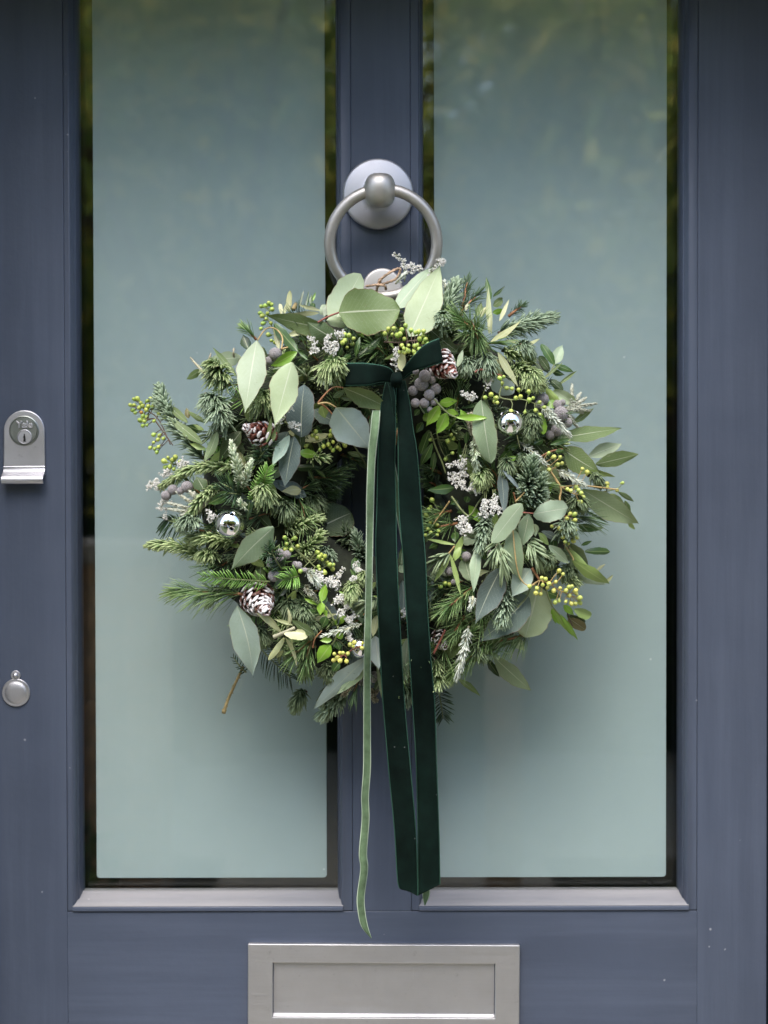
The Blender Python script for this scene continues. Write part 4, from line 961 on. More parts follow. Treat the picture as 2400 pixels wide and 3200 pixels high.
# ------------------------------------------------------------------ bare leaf stalks and stems
for c, pts, f, r, m in [
 ('B', [(640,822),(740,765),(862,718)], 1.3, .0011, M_stem_rd), ('A', [(1590,905),(1600,780),(1530,690),(1430,690),(1340,812)], 1.3, .0008, M_stem_ye), ('A', [(1590,900),(1659,880)], 1.28, .0010, M_stem_ye),
 ('B', [(640,1659),(740,1540),(820,1490),(910,1500)], 1.4, .0009, M_stem_br), ('F', [(640,40),(740,30),(835,80)], 1.42, .0009, M_stem_ye), ('F', [(660,30),(740,90),(830,195)], 1.38, .0010, M_stem_br), ('F', [(640,40),(690,-10)], 1.38, .0012, M_stem_br),
 ('C', [(940,1340),(1000,1310),(1100,1335),(1230,1380)], 1.2, .0011, M_stem_rd), ('G', [(520,-10),(600,80),(680,150),(760,185)], 1.24, .0011, M_stem_gr), ('G', [(480,330),(540,500),(600,640),(640,760)], 1.05, .0010, M_stem_gr),
 ('H', [(275,1000),(390,1010)], 1.4, .0007, M_stem_rd), ('H', [(470,420),(560,370),(690,340)], 1.15, .0010, M_stem_br), ('H', [(560,570),(670,740),(660,860),(680,920)], 1.2, .0011, M_stem_ye), ('H', [(670,740),(880,720),(1270,765)], 1.15, .0009, M_stem_ye),
 ('H', [(200,890),(300,790)], 1.3, .0010, M_stem_ye), ('H', [(180,790),(210,900)], 1.25, .0009, M_stem_br), ('L', [(340,180),(380,560),(440,720),(530,765),(620,705)], 1.3, .0007, M_stem_ye), ('L', [(540,580),(620,710)], 1.25, .0014, M_stem_br), ('L', [(390,990),(500,850),(560,640)], 1.15, .0008, M_stem_gr),
 ('L', [(680,780),(740,960),(830,1070)], 1.1, .0009, M_stem_gr), ('L', [(905,1040),(930,1110),(960,1180)], .95, .0007, M_stem_dk), ('L', [(870,330),(960,470),(965,500)], 1.1, .0008, M_stem_ye), ('K', [(600,20),(490,170),(410,340)], 1.2, .0008, M_stem_ye),
 ('K', [(380,1140),(450,1000),(500,890)], 1.15, .0012, M_stem_rd), ('D', [(490,1085),(560,1010),(605,925)], .95, .0009, M_stem_gr), ('G', [(680,1050),(590,1180),(510,1290)], 1.15, .0009, M_stem_ye), ('K', [(1400,270),(1500,325)], 1.1, .0006, M_stem_dk),
 ('G', [(700,1000),(870,1200),(980,1060),(1100,890)], 1.15, .0011, M_stem_gr), ('J', [(455,1080),(480,980),(550,900)], 1.25, .0007, M_stem_br), ('F', [(950,380),(1060,540),(1150,690)], 1.0, .0008, M_stem_gr), ('J', [(560,610),(640,720),(680,800)], 1.22, .0010, M_stem_gr), ('J', [(650,1045),(690,990),(720,850)], 1.2, .0010, M_stem_gr)]:
    stalk(c, pts, f, r, m)
stalk('J', [(50,965),(160,920),(270,870)], 1.36, .0022, M_stem_pk)
stalk('B', [(385,690),(415,625)], 1.05, .0026, M_twig)

# ------------------------------------------------------------------ sprigs
SPRIGS = [
 ('A',1330,800,1230,690,190,'p',1.0,1.0,dict(N=46,th=(.1,.55),droop=.05)), ('F',700,780,960,700,150,'q',.5,.6,dict(N=60)), ('F',520,980,760,960,200,'q',.3,.45,dict(N=110)), ('F',420,1240,640,1120,110,'d',.5,.6,dict(N=120)), ('F',880,560,1080,640,150,'q',.4,.5,dict(N=70)), ('F',1000,1500,900,1330,120,'d',.3,.4,dict(N=110)),  # dark sprigs round the hole are added to keep it in shade
 ('G',560,900,430,820,150,'q',.4,.5,dict(N=70)), ('G',600,760,440,700,120,'q',.45,.5,dict(N=70)), ('G',700,1150,480,1200,260,'p',.8,.95,dict(N=60,droop=.05)), ('G',760,1280,480,1330,260,'p',.85,1.0,dict(N=60,droop=.05)),
 ('A',1120,1420,890,1085,150,'g',.8,1.2,{}), ('A',1080,1640,850,1430,140,'b',.8,1.2,{}), ('A',470,1640,330,1300,95,'b',.9,1.0,dict(N=110)), ('A',1400,1640,1420,1380,120,'g',.8,1.1,{}), ('B',590,1470,850,1245,135,'g',.95,1.35,{}),
 ('E',740,640,240,10,125,'b',.8,.95,dict(N=230,mode='all')), ('E',960,400,860,110,130,'b',.85,1.25,{}), ('E',1010,700,300,880,82,'g',1.0,1.05,dict(N=200,bow=1.0)), ('E',880,880,570,1180,78,'g',1.0,1.2,dict(N=140,bow=.6)), ('E',1440,1140,1330,930,115,'g',.7,1.2,{}),
 ('E',780,1290,520,1270,95,'b',.95,1.15,{}), ('E',1060,1480,600,1430,98,'g',.9,1.1,dict(N=170,bow=.5)), ('E',740,1640,180,1500,95,'g',.9,.95,dict(N=190,bow=.8)), ('E',560,1280,310,1240,150,'k',.85,.85,dict(N=34,droop=.9)), ('E',1110,980,960,960,150,'k',1.1,1.2,dict(N=30,curve=.5)),
 ('E',1100,960,880,850,140,'k',1.05,1.15,dict(N=26,curve=.6)), ('E',1320,920,1390,700,105,'y',1.1,1.25,dict(N=44,curve=.4)), ('E',1320,620,1310,380,95,'k',1.1,1.2,dict(N=30)), ('E',1280,620,1450,420,80,'k',1.1,1.2,dict(N=26)), ('E',1240,1040,1270,820,70,'y',1.1,1.2,dict(N=22)),
 ('F',430,790,830,815,250,'q',.55,.75,dict(N=110,droop=.05)), ('F',300,1340,650,1225,92,'g',.85,1.1,dict(N=140)), ('F',470,1620,660,1400,105,'g',.85,1.15,dict(N=130)), ('F',1120,1690,1030,1390,92,'b',.45,.65,dict(N=130)), ('F',560,600,720,590,75,'g',.9,1.1,dict(N=70)), ('F',1440,460,1470,300,90,'p',1.1,1.15,dict(N=14,t0=.4)),
 ('F',330,1000,560,880,180,'q',.55,.8,{}), ('F',420,1100,640,1060,120,'d',.4,.6,{}), ('F',200,1020,330,1150,110,'d',.7,.9,{}),
 ('I',1060,520,380,482,290,'p',.95,.95,dict(N=210,droop=.42,th=(.25,.9))), ('I',1340,390,640,335,108,'y',1.2,1.15,dict(N=62)), ('I',920,200,650,110,88,'g',.8,.95,{}), ('I',1640,330,1480,370,130,'y',1.15,1.25,dict(N=30)), ('I',1300,60,1380,130,110,'k',1.2,1.3,dict(N=22)), ('I',1460,260,1330,20,110,'k',1.2,1.3,dict(N=28)),
 ('I',1440,540,1580,700,110,'d',.7,1.0,{}), ('I',1140,880,1280,960,100,'d',.8,1.0,{}), ('I',1200,1040,1560,1390,150,'k',.45,.5,dict(N=36,droop=.8)), ('I',1090,1330,960,1170,60,'k',.45,.5,dict(N=14)),
 ('J',480,1440,280,1650,85,'d',.4,.55,{}), ('J',820,1520,560,1760,105,'b',.5,.7,dict(N=170)), ('J',700,1350,600,1650,90,'d',.4,.5,{}), ('J',480,950,240,1160,235,'p',1.05,1.15,dict(N=60)), ('J',440,1000,370,1300,200,'p',1.0,1.1,dict(N=50)), ('J',910,340,850,530,88,'g',.95,1.2,{}), ('J',700,260,560,60,85,'b',.7,.9,{}), ('J',1000,420,980,330,80,'g',.9,1.05,{}),
 ('J',300,1380,420,1260,90,'d',.6,.8,{}), ('J',560,1240,640,1340,90,'d',.6,.8,{}), ('J',480,800,440,900,70,'d',.9,1.1,{}), ('J',300,600,380,720,100,'d',.8,1.1,{}), ('J',1470,1460,1420,1580,95,'b',.6,.8,{}), ('J',90,1000,180,1120,90,'d',.7,.9,{}),
 ('K',820,420,470,700,215,'p',1.0,1.25,dict(N=130)), ('K',1000,900,560,1360,215,'p',.85,.95,dict(N=200)), ('K',1380,930,930,1030,205,'p',.8,.9,dict(N=110,droop=.9)), ('K',700,750,560,960,190,'p',.9,1.0,dict(N=70)), ('K',1130,380,1085,790,125,'b',.85,1.25,dict(N=230)), ('K',430,1480,480,1810,140,'k',.3,.35,dict(N=40)), ('K',640,1000,800,880,160,'p',.9,1.0,dict(N=60)),
 ('H',300,880,370,470,125,'b',1.05,1.35,dict(N=200)), ('H',380,940,460,640,115,'b',1.05,1.3,dict(N=180)), ('G',1060,1160,1000,1510,98,'b',1.0,1.3,dict(N=200)), ('G',1080,700,980,830,95,'g',.9,1.15,{}), ('H',760,950,870,900,90,'d',.9,1.0,{}), ('H',640,1260,740,1130,110,'b',.9,1.05,{}), ('L',1000,560,880,640,80,'d',.7,.8,{}), ('L',700,420,690,520,70,'d',1.0,1.1,{}),
 ('H',120,430,100,560,85,'d',1.0,1.15,{}), ('H',400,50,330,180,85,'d',1.0,1.15,{}), ('H',860,560,1060,700,60,'d',.8,.85,{}), ('H',340,400,260,500,60,'d',1.0,1.1,{}),
 ('C',560,920,740,440,130,'b',.85,.95,dict(N=230)), ('C',1000,980,760,760,265,'p',1.0,1.25,dict(N=130,droop=.35)), ('C',900,820,980,1000,230,'p',1.0,1.2,dict(N=80,droop=.5)), ('D',20,600,560,425,125,'b',.85,.8,dict(N=230,droop=.35)), ('C',950,1100,1080,1290,115,'b',.85,1.05,{}), ('C',1250,1050,1500,1130,80,'b',.9,.95,{}), ('C',1400,1340,1560,1420,110,'g',.9,1.1,{}), ('C',800,760,860,400,180,'q',.85,.85,dict(N=60)), ('C',760,760,980,520,170,'q',.8,.85,dict(N=60)),
 ('C',620,900,600,780,110,'b',.9,1.05,{}), ('C',940,1250,830,1290,90,'b',.9,1.0,{}), ('C',1290,760,1440,640,110,'q',.8,.8,dict(N=50)),
 ('D',180,930,440,1110,115,'g',.9,1.15,dict(N=190)), ('D',60,780,330,860,95,'g',.85,.95,dict(N=150)), ('D',270,1390,400,1540,85,'d',.95,1.15,{}), ('B',1060,1200,1250,1040,130,'q',.9,1.0,{}), ('B',900,980,1010,900,80,'b',.9,1.0,{}), ('C',120,420,220,320,55,'w',1.0,1.05,dict(N=40)),
 # narrow grey-olive leaves
 ('L',470,290,620,500,190,'o',1.15,1.25,{}), ('L',520,260,600,420,190,'o',1.1,1.2,dict(N=12)), ('L',180,290,240,600,200,'o',1.2,1.35,dict(N=20)), ('L',190,280,120,470,170,'o',1.2,1.3,dict(N=10)), ('K',560,80,370,190,180,'o',1.15,1.25,dict(N=14)), ('J',1120,560,960,640,150,'o',1.1,1.2,dict(N=14)),
 # whitish scaly sprigs
 ('E',1130,920,1010,460,75,'v',1.15,1.3,dict(N=170,wd=.0016)), ('E',1130,900,1210,640,62,'v',1.15,1.3,dict(N=110,wd=.0016)), ('E',1150,1120,1100,1050,60,'v',1.1,1.2,dict(N=50)), ('D',470,1370,750,1650,72,'w',1.2,1.3,dict(N=190,wd=.0014)), ('H',280,300,520,500,52,'w',1.2,1.25,dict(N=90)), ('H',630,560,920,720,60,'w',1.15,1.2,dict(N=120)),
 ('G',930,390,960,750,72,'v',1.2,1.25,dict(N=150,wd=.0016)), ('K',790,545,755,680,52,'w',1.25,1.3,dict(N=60)), ('K',745,850,625,1375,80,'w',1.1,1.2,dict(N=190,wd=.0013)), ('J',960,830,560,950,55,'w',1.15,1.25,dict(N=110)), ('J',400,260,520,420,80,'w',1.15,1.25,dict(N=110)), ('J',380,430,470,540,60,'s',1.1,1.2,dict(N=70)),
 ('C',640,520,625,395,50,'w',.95,1.0,dict(N=40)), ('J',820,960,850,990,40,'t',1.1,1.15,dict(N=30)), ('J',760,1560,850,1500,50,'t',.7,.8,dict(N=90)), ('J',1130,1500,1050,1540,60,'t',.6,.7,dict(N=110)), ('J',1120,1620,1060,1560,50,'t',.6,.7,dict(N=80)), ('J',680,1480,720,1430,45,'t',.8,.9,dict(N=50)),
 # brunia twigs
 ('A',830,1190,650,990,18,'t',.9,.8,dict(N=150,wd=.0014,sr=.0016)), ('A',800,1180,860,945,18,'t',.9,.85,dict(N=110,wd=.0014)), ('A',850,1400,800,1355,16,'t',1.1,1.15,dict(N=50)), ('A',1100,980,1100,890,18,'t',.9,.9,dict(N=50)),
] + [('G',840 + 30*i,150 - 10*i,900 + 50*i,400 - 25*abs(i-2),26,'t',1.15,1.22,dict(N=200,wd=.0014,sr=.0015)) for i in range(5)] \
  + [('D',760 - 20*i,1420 - 10*i,x,y,30,'s',.95,.9,dict(N=210,wd=.0015,sr=.0014)) for i, (x, y) in enumerate(((790,1140),(875,1225),(930,1275),(1040,1330),(970,1405),(895,1430),(820,1555),(855,1585),(800,1480)))] \
  + [('E',640 + 20*i,1190 - 20*i,x,y,30,'s',1.0,1.1,dict(N=230,wd=.0015,sr=.0018)) for i, (x, y) in enumerate(((480,1190),(360,1130),(330,1060),(440,960),(560,930),(620,960),(700,1000)))]
for c, bx, by, tx, ty, ln, m, fb_, ft_, ex in SPRIGS:
    SP(c, bx, by, tx, ty, ln, m, fb_, ft_, **ex)

# ------------------------------------------------------------------ white flower sprays
rw = random.Random(77)
def flowers(c, paths, f, n=26, spread=30, size=25):
    VS, FS = [], []; FV, FF, FT = [], [], []
    for pts in paths:
        p3 = smooth_path([Q(c, x, y, f - 0.1 if i == 0 and len(pts) > 2 else f) for i, (x, y) in enumerate(pts)], 6)
        tube_geo(p3, 0.0006, 0.0004, 5, VS=VS, FS=FS)
        for k in range(n):
            t = 0.35 + 0.65 * rw.random(); q = p3[min(int(t * (len(p3) - 1)), len(p3) - 1)]
            dv = Vector((rw.gauss(0, 1), -abs(rw.gauss(0, .8)), rw.gauss(0, 1))).normalized()
            q2 = q + dv * mm(spread) * rw.random(); s = mm(size) * rw.uniform(.7, 1.2)
            for j in range(6):
                d = (dv + Vector((rw.gauss(0, .7), rw.gauss(0, .7), rw.gauss(0, .7)))).normalized()
                e = d.orthogonal().normalized(); g_ = d.cross(e); b = len(FV); rv = rw.random()
                h = s * 0.20
                FV += [q2 + e * h * .4, q2 + g_ * h * .4, q2 - e * h * .4, q2 - g_ * h * .4]
                m_ = q2 + d * s * 0.7
                FV += [m_ + e * h, m_ + g_ * h, m_ - e * h, m_ - g_ * h, q2 + d * s]
                FT += [(rv, 0.1, 0)] * 4 + [(rv, 0.75, 0)] * 4 + [(rv, 1, 0)]
                for a in range(4):
                    a2 = (a + 1) % 4; FF.append((b + a, b + a2, b + 4 + a2, b + 4 + a)); FF.append((b + 4 + a, b + 4 + a2, b + 8))
    st = own(mesh_obj('flower_spray', VS, FS, M_stem_gr))
    fl = mesh_obj('florets', FV, FF, M_floret, st, tint=FT, smooth=False); fl['kind'] = 'stuff'
for c, paths, f, n in [
 ('B', [[(540,1180),(600,1080),(570,960)], [(560,1150),(610,1100),(640,1120)]], 1.2, 26), ('B', [[(700,1180),(760,1080),(830,1020)], [(700,1170),(720,1050),(765,960)], [(740,1160),(800,1130),(830,1060)]], 1.25, 28), ('B', [[(870,1040),(850,960),(820,910)], [(860,1030),(880,960),(890,930)]], 1.25, 22), ('B', [[(1450,1400),(1470,1260),(1440,1100)], [(1460,1380),(1430,1200),(1480,1080)]], 1.15, 26),
 ('C', [[(215,400),(205,240),(190,180),(105,100)], [(215,380),(240,260),(300,240)], [(230,330),(310,270),(390,260)]], 1.05, 26), ('C', [[(390,500),(480,320),(590,150)], [(560,260),(600,200),(615,195)]], 1.1, 30), ('C', [[(1010,1620),(1060,1480),(1100,1380)]], 1.15, 24), ('C', [[(880,1659),(860,1580),(800,1560)], [(880,1659),(910,1600),(940,1570)]], 1.2, 24),
 ('G', [[(850,450),(780,640),(640,690)], [(860,470),(820,650),(790,710)], [(850,560),(820,760),(660,760)]], 1.2, 24), ('G', [[(850,560),(780,800),(650,820)], [(850,640),(800,840),(760,900)], [(860,640),(830,850),(820,920)], [(920,750),(920,880),(880,940)], [(920,760),(940,900),(980,970)]], 1.2, 26),
 ('G', [[(1040,950),(1040,1080),(1000,1170)], [(1060,960),(1060,1100),(1060,1210)], [(1130,930),(1130,1040),(1110,1100)], [(1150,930),(1170,1080),(1210,1180)], [(1140,980),(1150,1100),(1120,1170)]], 1.28, 26), ('G', [[(880,1200),(820,1230),(740,1220)], [(880,1230),(820,1270),(760,1330)], [(880,1250),(850,1330),(820,1390)], [(870,1260),(880,1330),(910,1370)]], 1.25, 22),
 ('E', [[(320,950),(220,900),(120,910)], [(320,940),(230,890),(150,860)], [(310,930),(240,880),(220,840)]], .95, 24), ('E', [[(420,830),(340,780),(280,780)], [(420,820),(350,760),(330,730)]], .95, 20), ('E', [[(560,740),(500,690),(450,650)], [(570,720),(530,660),(500,620)]], 1.05, 24), ('E', [[(440,1120),(300,1120),(250,1130)], [(440,1100),(320,1060),(280,1060)], [(340,1250),(330,1220),(320,1190)]], .9, 18), ('E', [[(840,1250),(800,1200),(760,1150)], [(820,1290),(790,1230),(790,1180)]], 1.15, 22),
 ('J', [[(480,500),(520,420),(440,310)], [(540,480),(600,380),(740,300)], [(640,470),(700,380),(780,240)], [(620,480),(560,420),(500,330)], [(700,500),(680,430),(600,370)], [(760,480),(700,400),(640,440)], [(560,470),(540,340),(520,290)]], 1.2, 26), ('J', [[(980,330),(930,280),(900,210)], [(990,320),(950,290),(960,250)], [(920,400),(880,350),(870,370)]], 1.2, 22),
 ('J', [[(820,640),(740,560),(650,620)], [(820,640),(760,580),(740,540)], [(840,660),(800,580),(780,560)], [(820,680),(770,690),(735,740)], [(850,660),(830,640),(800,650)]], 1.25, 24), ('J', [[(850,900),(850,800),(900,720)], [(850,900),(840,960),(830,985)], [(860,850),(830,790),(820,780)]], 1.2, 24), ('F', [[(300,230),(370,250),(390,230)], [(320,250),(400,270),(440,290)], [(260,130),(330,90),(370,75)], [(200,260),(260,220),(270,180)]], 1.3, 18), ('J', [[(1370,760),(1400,720),(1385,700)]], 1.0, 14), ('K', [[(960,120),(960,80),(950,40)]], 1.2, 14)]:
    flowers(c, paths, f, n)

# ------------------------------------------------------------------ seeded eucalyptus: stems and every seed
def seed_mesh():
    vs, fs = [], []; n = 9
    prof = [(0.0, -1.5), (0.22, -1.45), (0.34, -1.0), (0.78, -0.5), (1.0, 0.05), (0.93, 0.5), (0.62, 0.85), (0.22, 1.0), (0.10, 1.16), (0.0, 1.2)]
    for r, z in prof:
        for k in range(n):
            a = 2 * math.pi * k / n; vs.append((r * math.cos(a), r * math.sin(a), z))
    for i in range(len(prof) - 1):
        for k in range(n): j = (k + 1) % n; fs.append((i * n + k, i * n + j, (i + 1) * n + j, (i + 1) * n + k))
    return vs, fs
m_, N_, L_n, b_s = newmat('seed_capsule')
oi = N_.new('ShaderNodeObjectInfo'); tcn = N_.new('ShaderNodeTexCoord'); sx_ = N_.new('ShaderNodeSeparateXYZ'); L_n.new(tcn.outputs['Object'], sx_.inputs[0])
cc_ = rgb_mix(N_, L_n, ramp(N_, L_n, sx_.outputs[2], [(0.55, 0.0), (1.0, 0.55)]), oi.outputs['Color'], lin(196, 190, 96))
cc_ = rgb_mix(N_, L_n, ramp(N_, L_n, noise_n(N_, L_n, 3), [(0.4, 0.0), (0.8, 0.3)]), cc_, rgb_mix(N_, L_n, 1.0, cc_, (0.55, 0.6, 0.4, 1), 'MULTIPLY'))
L_n.new(cc_, b_s.inputs['Base Color']); b_s.inputs['Roughness'].default_value = 0.42; b_s.inputs['Subsurface Weight'].default_value = 0.12; b_s.inputs['Subsurface Radius'].default_value = (0.002, 0.002, 0.001)
M_seed = m_
sv, sf = seed_mesh(); SEED = bpy.data.meshes.new('seed'); SEED.from_pydata(sv, [], sf); SEED.materials.append(M_seed); SEED.polygons.foreach_set('use_smooth', [True] * len(SEED.polygons))
rb_ = random.Random(4)
def seeds(c, path, pts, f, r=25, col=(166, 190, 92), smat=None, df=0.06):
    p3 = smooth_path([Q(c, x, y, f - 0.05) for x, y in path], 6)
    VS, FS = tube_geo(p3, 0.0008, 0.0005, 6)
    items = []
    for x, y in pts:
        q = Q(c, x, y, f + rb_.uniform(-df, df)); a = min(p3, key=lambda k: (k - q).length)
        d = (q - a); L_ = d.length
        if L_ > 0.002:
            mid = a.lerp(q, 0.5) + Vector((rb_.gauss(0, .001), 0, rb_.gauss(0, .001)))
            tube_geo(smooth_path([a, mid, q], 4), 0.00045, 0.0004, 5, VS=VS, FS=FS)
        items.append((q, (d.normalized() if L_ > 1e-5 else Vector((0, -1, 0)))))
    st = own(mesh_obj('seed_stem', VS, FS, smat or M_stem_gr))
    for q, d in items:
        d = (d + Vector((rb_.gauss(0, .25), -0.35 + rb_.gauss(0, .2), rb_.gauss(0, .25)))).normalized()
        o = bpy.data.objects.new('seed', SEED); COL.objects.link(o); o.parent = st
        s = mm(r) * rb_.uniform(.72, 1.10); o.location = q; o.scale = (s, s, s * rb_.uniform(.95, 1.15)); o.rotation_mode = 'QUATERNION'; o.rotation_quaternion = d.to_track_quat('Z', 'Y')
        j = rb_.uniform(.68, 1.12); cl = lin(*col); o.color = (cl[0] * j * rb_.uniform(.9, 1.15), cl[1] * j, cl[2] * j, 1)
seeds('A', [(140,1500),(240,1560),(330,1650),(440,1890)], [(60,1420),(100,1415),(25,1480),(65,1480),(50,1530),(75,1560),(135,1460),(120,1505),(150,1490),(195,1440),(230,1420),(285,1455),(210,1495),(190,1530),(255,1500),(155,1590),(195,1600),(130,1640),(175,1645),(320,1570),(385,1605),(270,1645)], .95, smat=M_stem_dk)
seeds('A', [(140,1552),(150,1540)], [(138,1555)], .95, col=(196, 110, 60))
seeds('E', [(200,190),(300,330),(400,470)], [(200,360),(260,365),(200,440),(245,410),(300,400),(165,495),(250,485),(210,505),(235,540),(95,215),(60,210),(90,265),(130,260)], .95, smat=M_stem_dk)
seeds('E', [(380,660),(470,680),(560,720)], [(350,600),(425,595),(310,635),(395,625),(475,640),(320,695),(370,690),(410,715)], 1.0, r=27)
seeds('B', [(165,660),(120,760),(180,900),(210,1040)], [(55,655),(95,650),(135,625),(165,635),(165,685),(45,725),(120,730),(65,755),(105,785),(75,830),(155,830),(50,885),(130,950),(160,1010),(200,1030)], 1.0)
seeds('B', [(940,1110),(960,1000)], [(925,950),(965,955),(925,1010),(900,1035),(1010,990),(1000,1045),(945,1080)], 1.25)
seeds('C', [(0,1025),(150,1030),(230,1020),(340,1010),(400,1040)], [(45,890),(100,885),(10,940),(90,950),(135,955),(165,945),(185,900),(225,855),(280,905),(325,930),(360,920),(410,915),(405,960),(370,995),(430,1000),(415,1030),(450,1040),(185,1060),(255,1060),(205,1090),(250,1115),(320,1065),(345,1055),(365,1095),(380,1115),(435,1100),(160,1130),(210,1130),(310,1125),(330,1155),(210,995)], 1.5, smat=M_stem_dk)
seeds('C', [(1120,1620),(1220,1600)], [(1110,1570),(1050,1600),(1155,1605),(1145,1640)], 1.3)
seeds('D', [(60,1150),(40,1260),(150,1290),(280,1290),(400,1330)], [(40,1070),(80,1055),(65,1120),(110,1170),(165,1175),(235,1190),(340,1210),(255,1260),(205,1275),(345,1295),(385,1275),(450,1320),(410,1400),(500,1370),(155,1410),(300,1420),(455,1445),(5,1270),(15,1320)], 1.32)
seeds('F', [(640,420),(720,400),(800,390),(860,440)], [(780,325),(820,310),(800,290),(770,370),(840,360),(620,330),(585,370),(630,390),(700,480),(750,460),(800,435),(520,475),(660,515),(770,490),(800,520),(845,490),(870,510),(920,470),(925,390)], 1.12, col=(154, 176, 80))
seeds('F', [(340,1440),(400,1540),(520,1659)], [(300,1430),(320,1490),(305,1550),(370,1550),(430,1520),(400,1435),(680,1610),(710,1625),(660,1635),(635,1580)], 1.15, col=(152, 176, 80))
seeds('J', [(240,20),(380,140),(500,250),(600,230)], [(175,55),(235,60),(300,25),(330,280),(545,115),(580,130),(555,160),(520,135),(510,90),(605,190),(630,215),(670,215),(660,260),(515,235),(525,265),(465,285),(580,295)], 1.2, col=(156, 180, 84))
seeds('J', [(980,1050),(860,1100),(780,1150)], [(680,1140),(740,1130),(675,1205),(715,1180),(740,1210),(805,1215),(770,1130),(820,1135),(845,1045),(880,1065),(970,1030),(965,1080),(890,1025)], 1.4, r=26, col=(186, 192, 96), smat=M_stem_rd)
seeds('H', [(500,470),(570,570),(660,720),(830,820)], [(545,385),(600,425),(665,430),(635,505),(680,490),(550,555),(740,760),(775,775),(855,770),(880,800),(905,840),(875,890),(895,550),(945,585),(830,740)], 1.25, col=(184, 196, 104), smat=M_stem_ye)
seeds('H', [(1100,790),(1240,760)], [(1310,695),(1150,705),(1155,740),(1255,770)], .9, col=(180, 192, 100))
seeds('L', [(880,60),(870,170),(930,240),(920,380)], [(935,20),(980,25),(900,70),(985,85),(745,150),(850,190),(905,185),(980,190),(965,215),(1000,265),(965,300),(885,310),(920,325),(860,260),(825,170)], 1.2, r=24, col=(180, 194, 100), smat=M_stem_dk)
seeds('L', [(620,705),(720,740),(800,800),(930,860)], [(820,610),(860,645),(640,685),(680,695),(515,770),(590,790),(650,755),(715,745),(785,725),(700,785),(765,815),(830,790),(580,840),(630,850),(890,815),(920,780),(950,775),(990,815),(1000,850),(925,865),(1035,890),(1035,940),(990,950),(945,950),(780,935),(820,920),(890,930)], 1.35, r=26, col=(194, 202, 104), smat=M_stem_ye)
seeds('G', [(540,300),(580,480),(640,600)], [(485,410),(660,425),(715,400),(695,360),(605,170),(640,610),(710,550)], 1.05)
seeds('G', [(560,1220),(510,1300),(480,1380)], [(465,1135),(485,1105),(440,1200),(480,1275),(545,1295),(455,1340),(485,1375),(565,1360),(500,1040),(430,1400),(550,1400)], 1.1, col=(160, 184, 86))
seeds('K', [(500,470),(560,460)], [(500,410),(545,420),(455,440)], 1.1)

# ------------------------------------------------------------------ grey brunia berries
m_, N_, L_n, b_s = newmat('brunia_berry')
vo = N_.new('ShaderNodeTexVoronoi'); vo.inputs['Scale'].default_value = 7.5; tcn = N_.new('ShaderNodeTexCoord'); L_n.new(tcn.outputs['Object'], vo.inputs['Vector'])
L_n.new(ramp(N_, L_n, vo.outputs['Distance'], [(0.1, lin(184, 177, 176)), (0.6, lin(134, 127, 127))]), b_s.inputs['Base Color']); b_s.inputs['Roughness'].default_value = 0.85
b_s.inputs['Sheen Weight'].default_value = 0.3
bump(N_, L_n, b_s, vo.outputs['Distance'], 0.5, 0.06)
M_brunia = m_
bm = bmesh.new(); bmesh.ops.create_uvsphere(bm, u_segments=20, v_segments=12, radius=1.0); BRU = bpy.data.meshes.new('grey_berry'); bm.to_mesh(BRU); bm.free(); BRU.materials.append(M_brunia); BRU.polygons.foreach_set('use_smooth', [True] * len(BRU.polygons))
for c, f, L_ in [('C', 1.2, [(390,1460,72),(300,1530,52),(470,1570,56),(535,1510,58),(425,1375,62),(500,1420,40),(330,1330,34)]), ('G', 1.22, [(325,30,48),(420,30,52),(475,100,32),(520,20,40)]), ('D', 1.08, [(490,1280,58),(450,1340,50),(640,1350,58),(670,1440,76),(740,1530,52),(630,1610,62),(420,1590,56),(690,1320,34),(560,1659,48)]),
                 ('B', 1.22, [(200,1150,68),(130,1220,44)]), ('I', 1.2, [(1360,190,62),(1440,95,46),(1515,110,44),(1380,330,62),(1450,150,52),(1600,210,34),(1660,270,28)]), ('J', 1.2, [(310,220,36),(375,270,26)]), ('K', 1.1, [(545,285,48),(588,395,30),(722,130,52)]), ('E', 1.1, [(330,990,52),(400,930,56),(545,900,62),(480,940,40)]), ('J', .7, [(1090,1380,60),(960,1420,50)])]:
    for x, y, r in L_:
        o = bpy.data.objects.new('grey_berry', BRU); COL.objects.link(o); own(o); s = mm(r); o.location = Q(c, x, y, f + rb_.uniform(-.04, .04)); o.scale = (s, s, s * rb_.uniform(.95, 1.08)); o.rotation_euler = (rb_.random() * 6, rb_.random() * 6, 0)

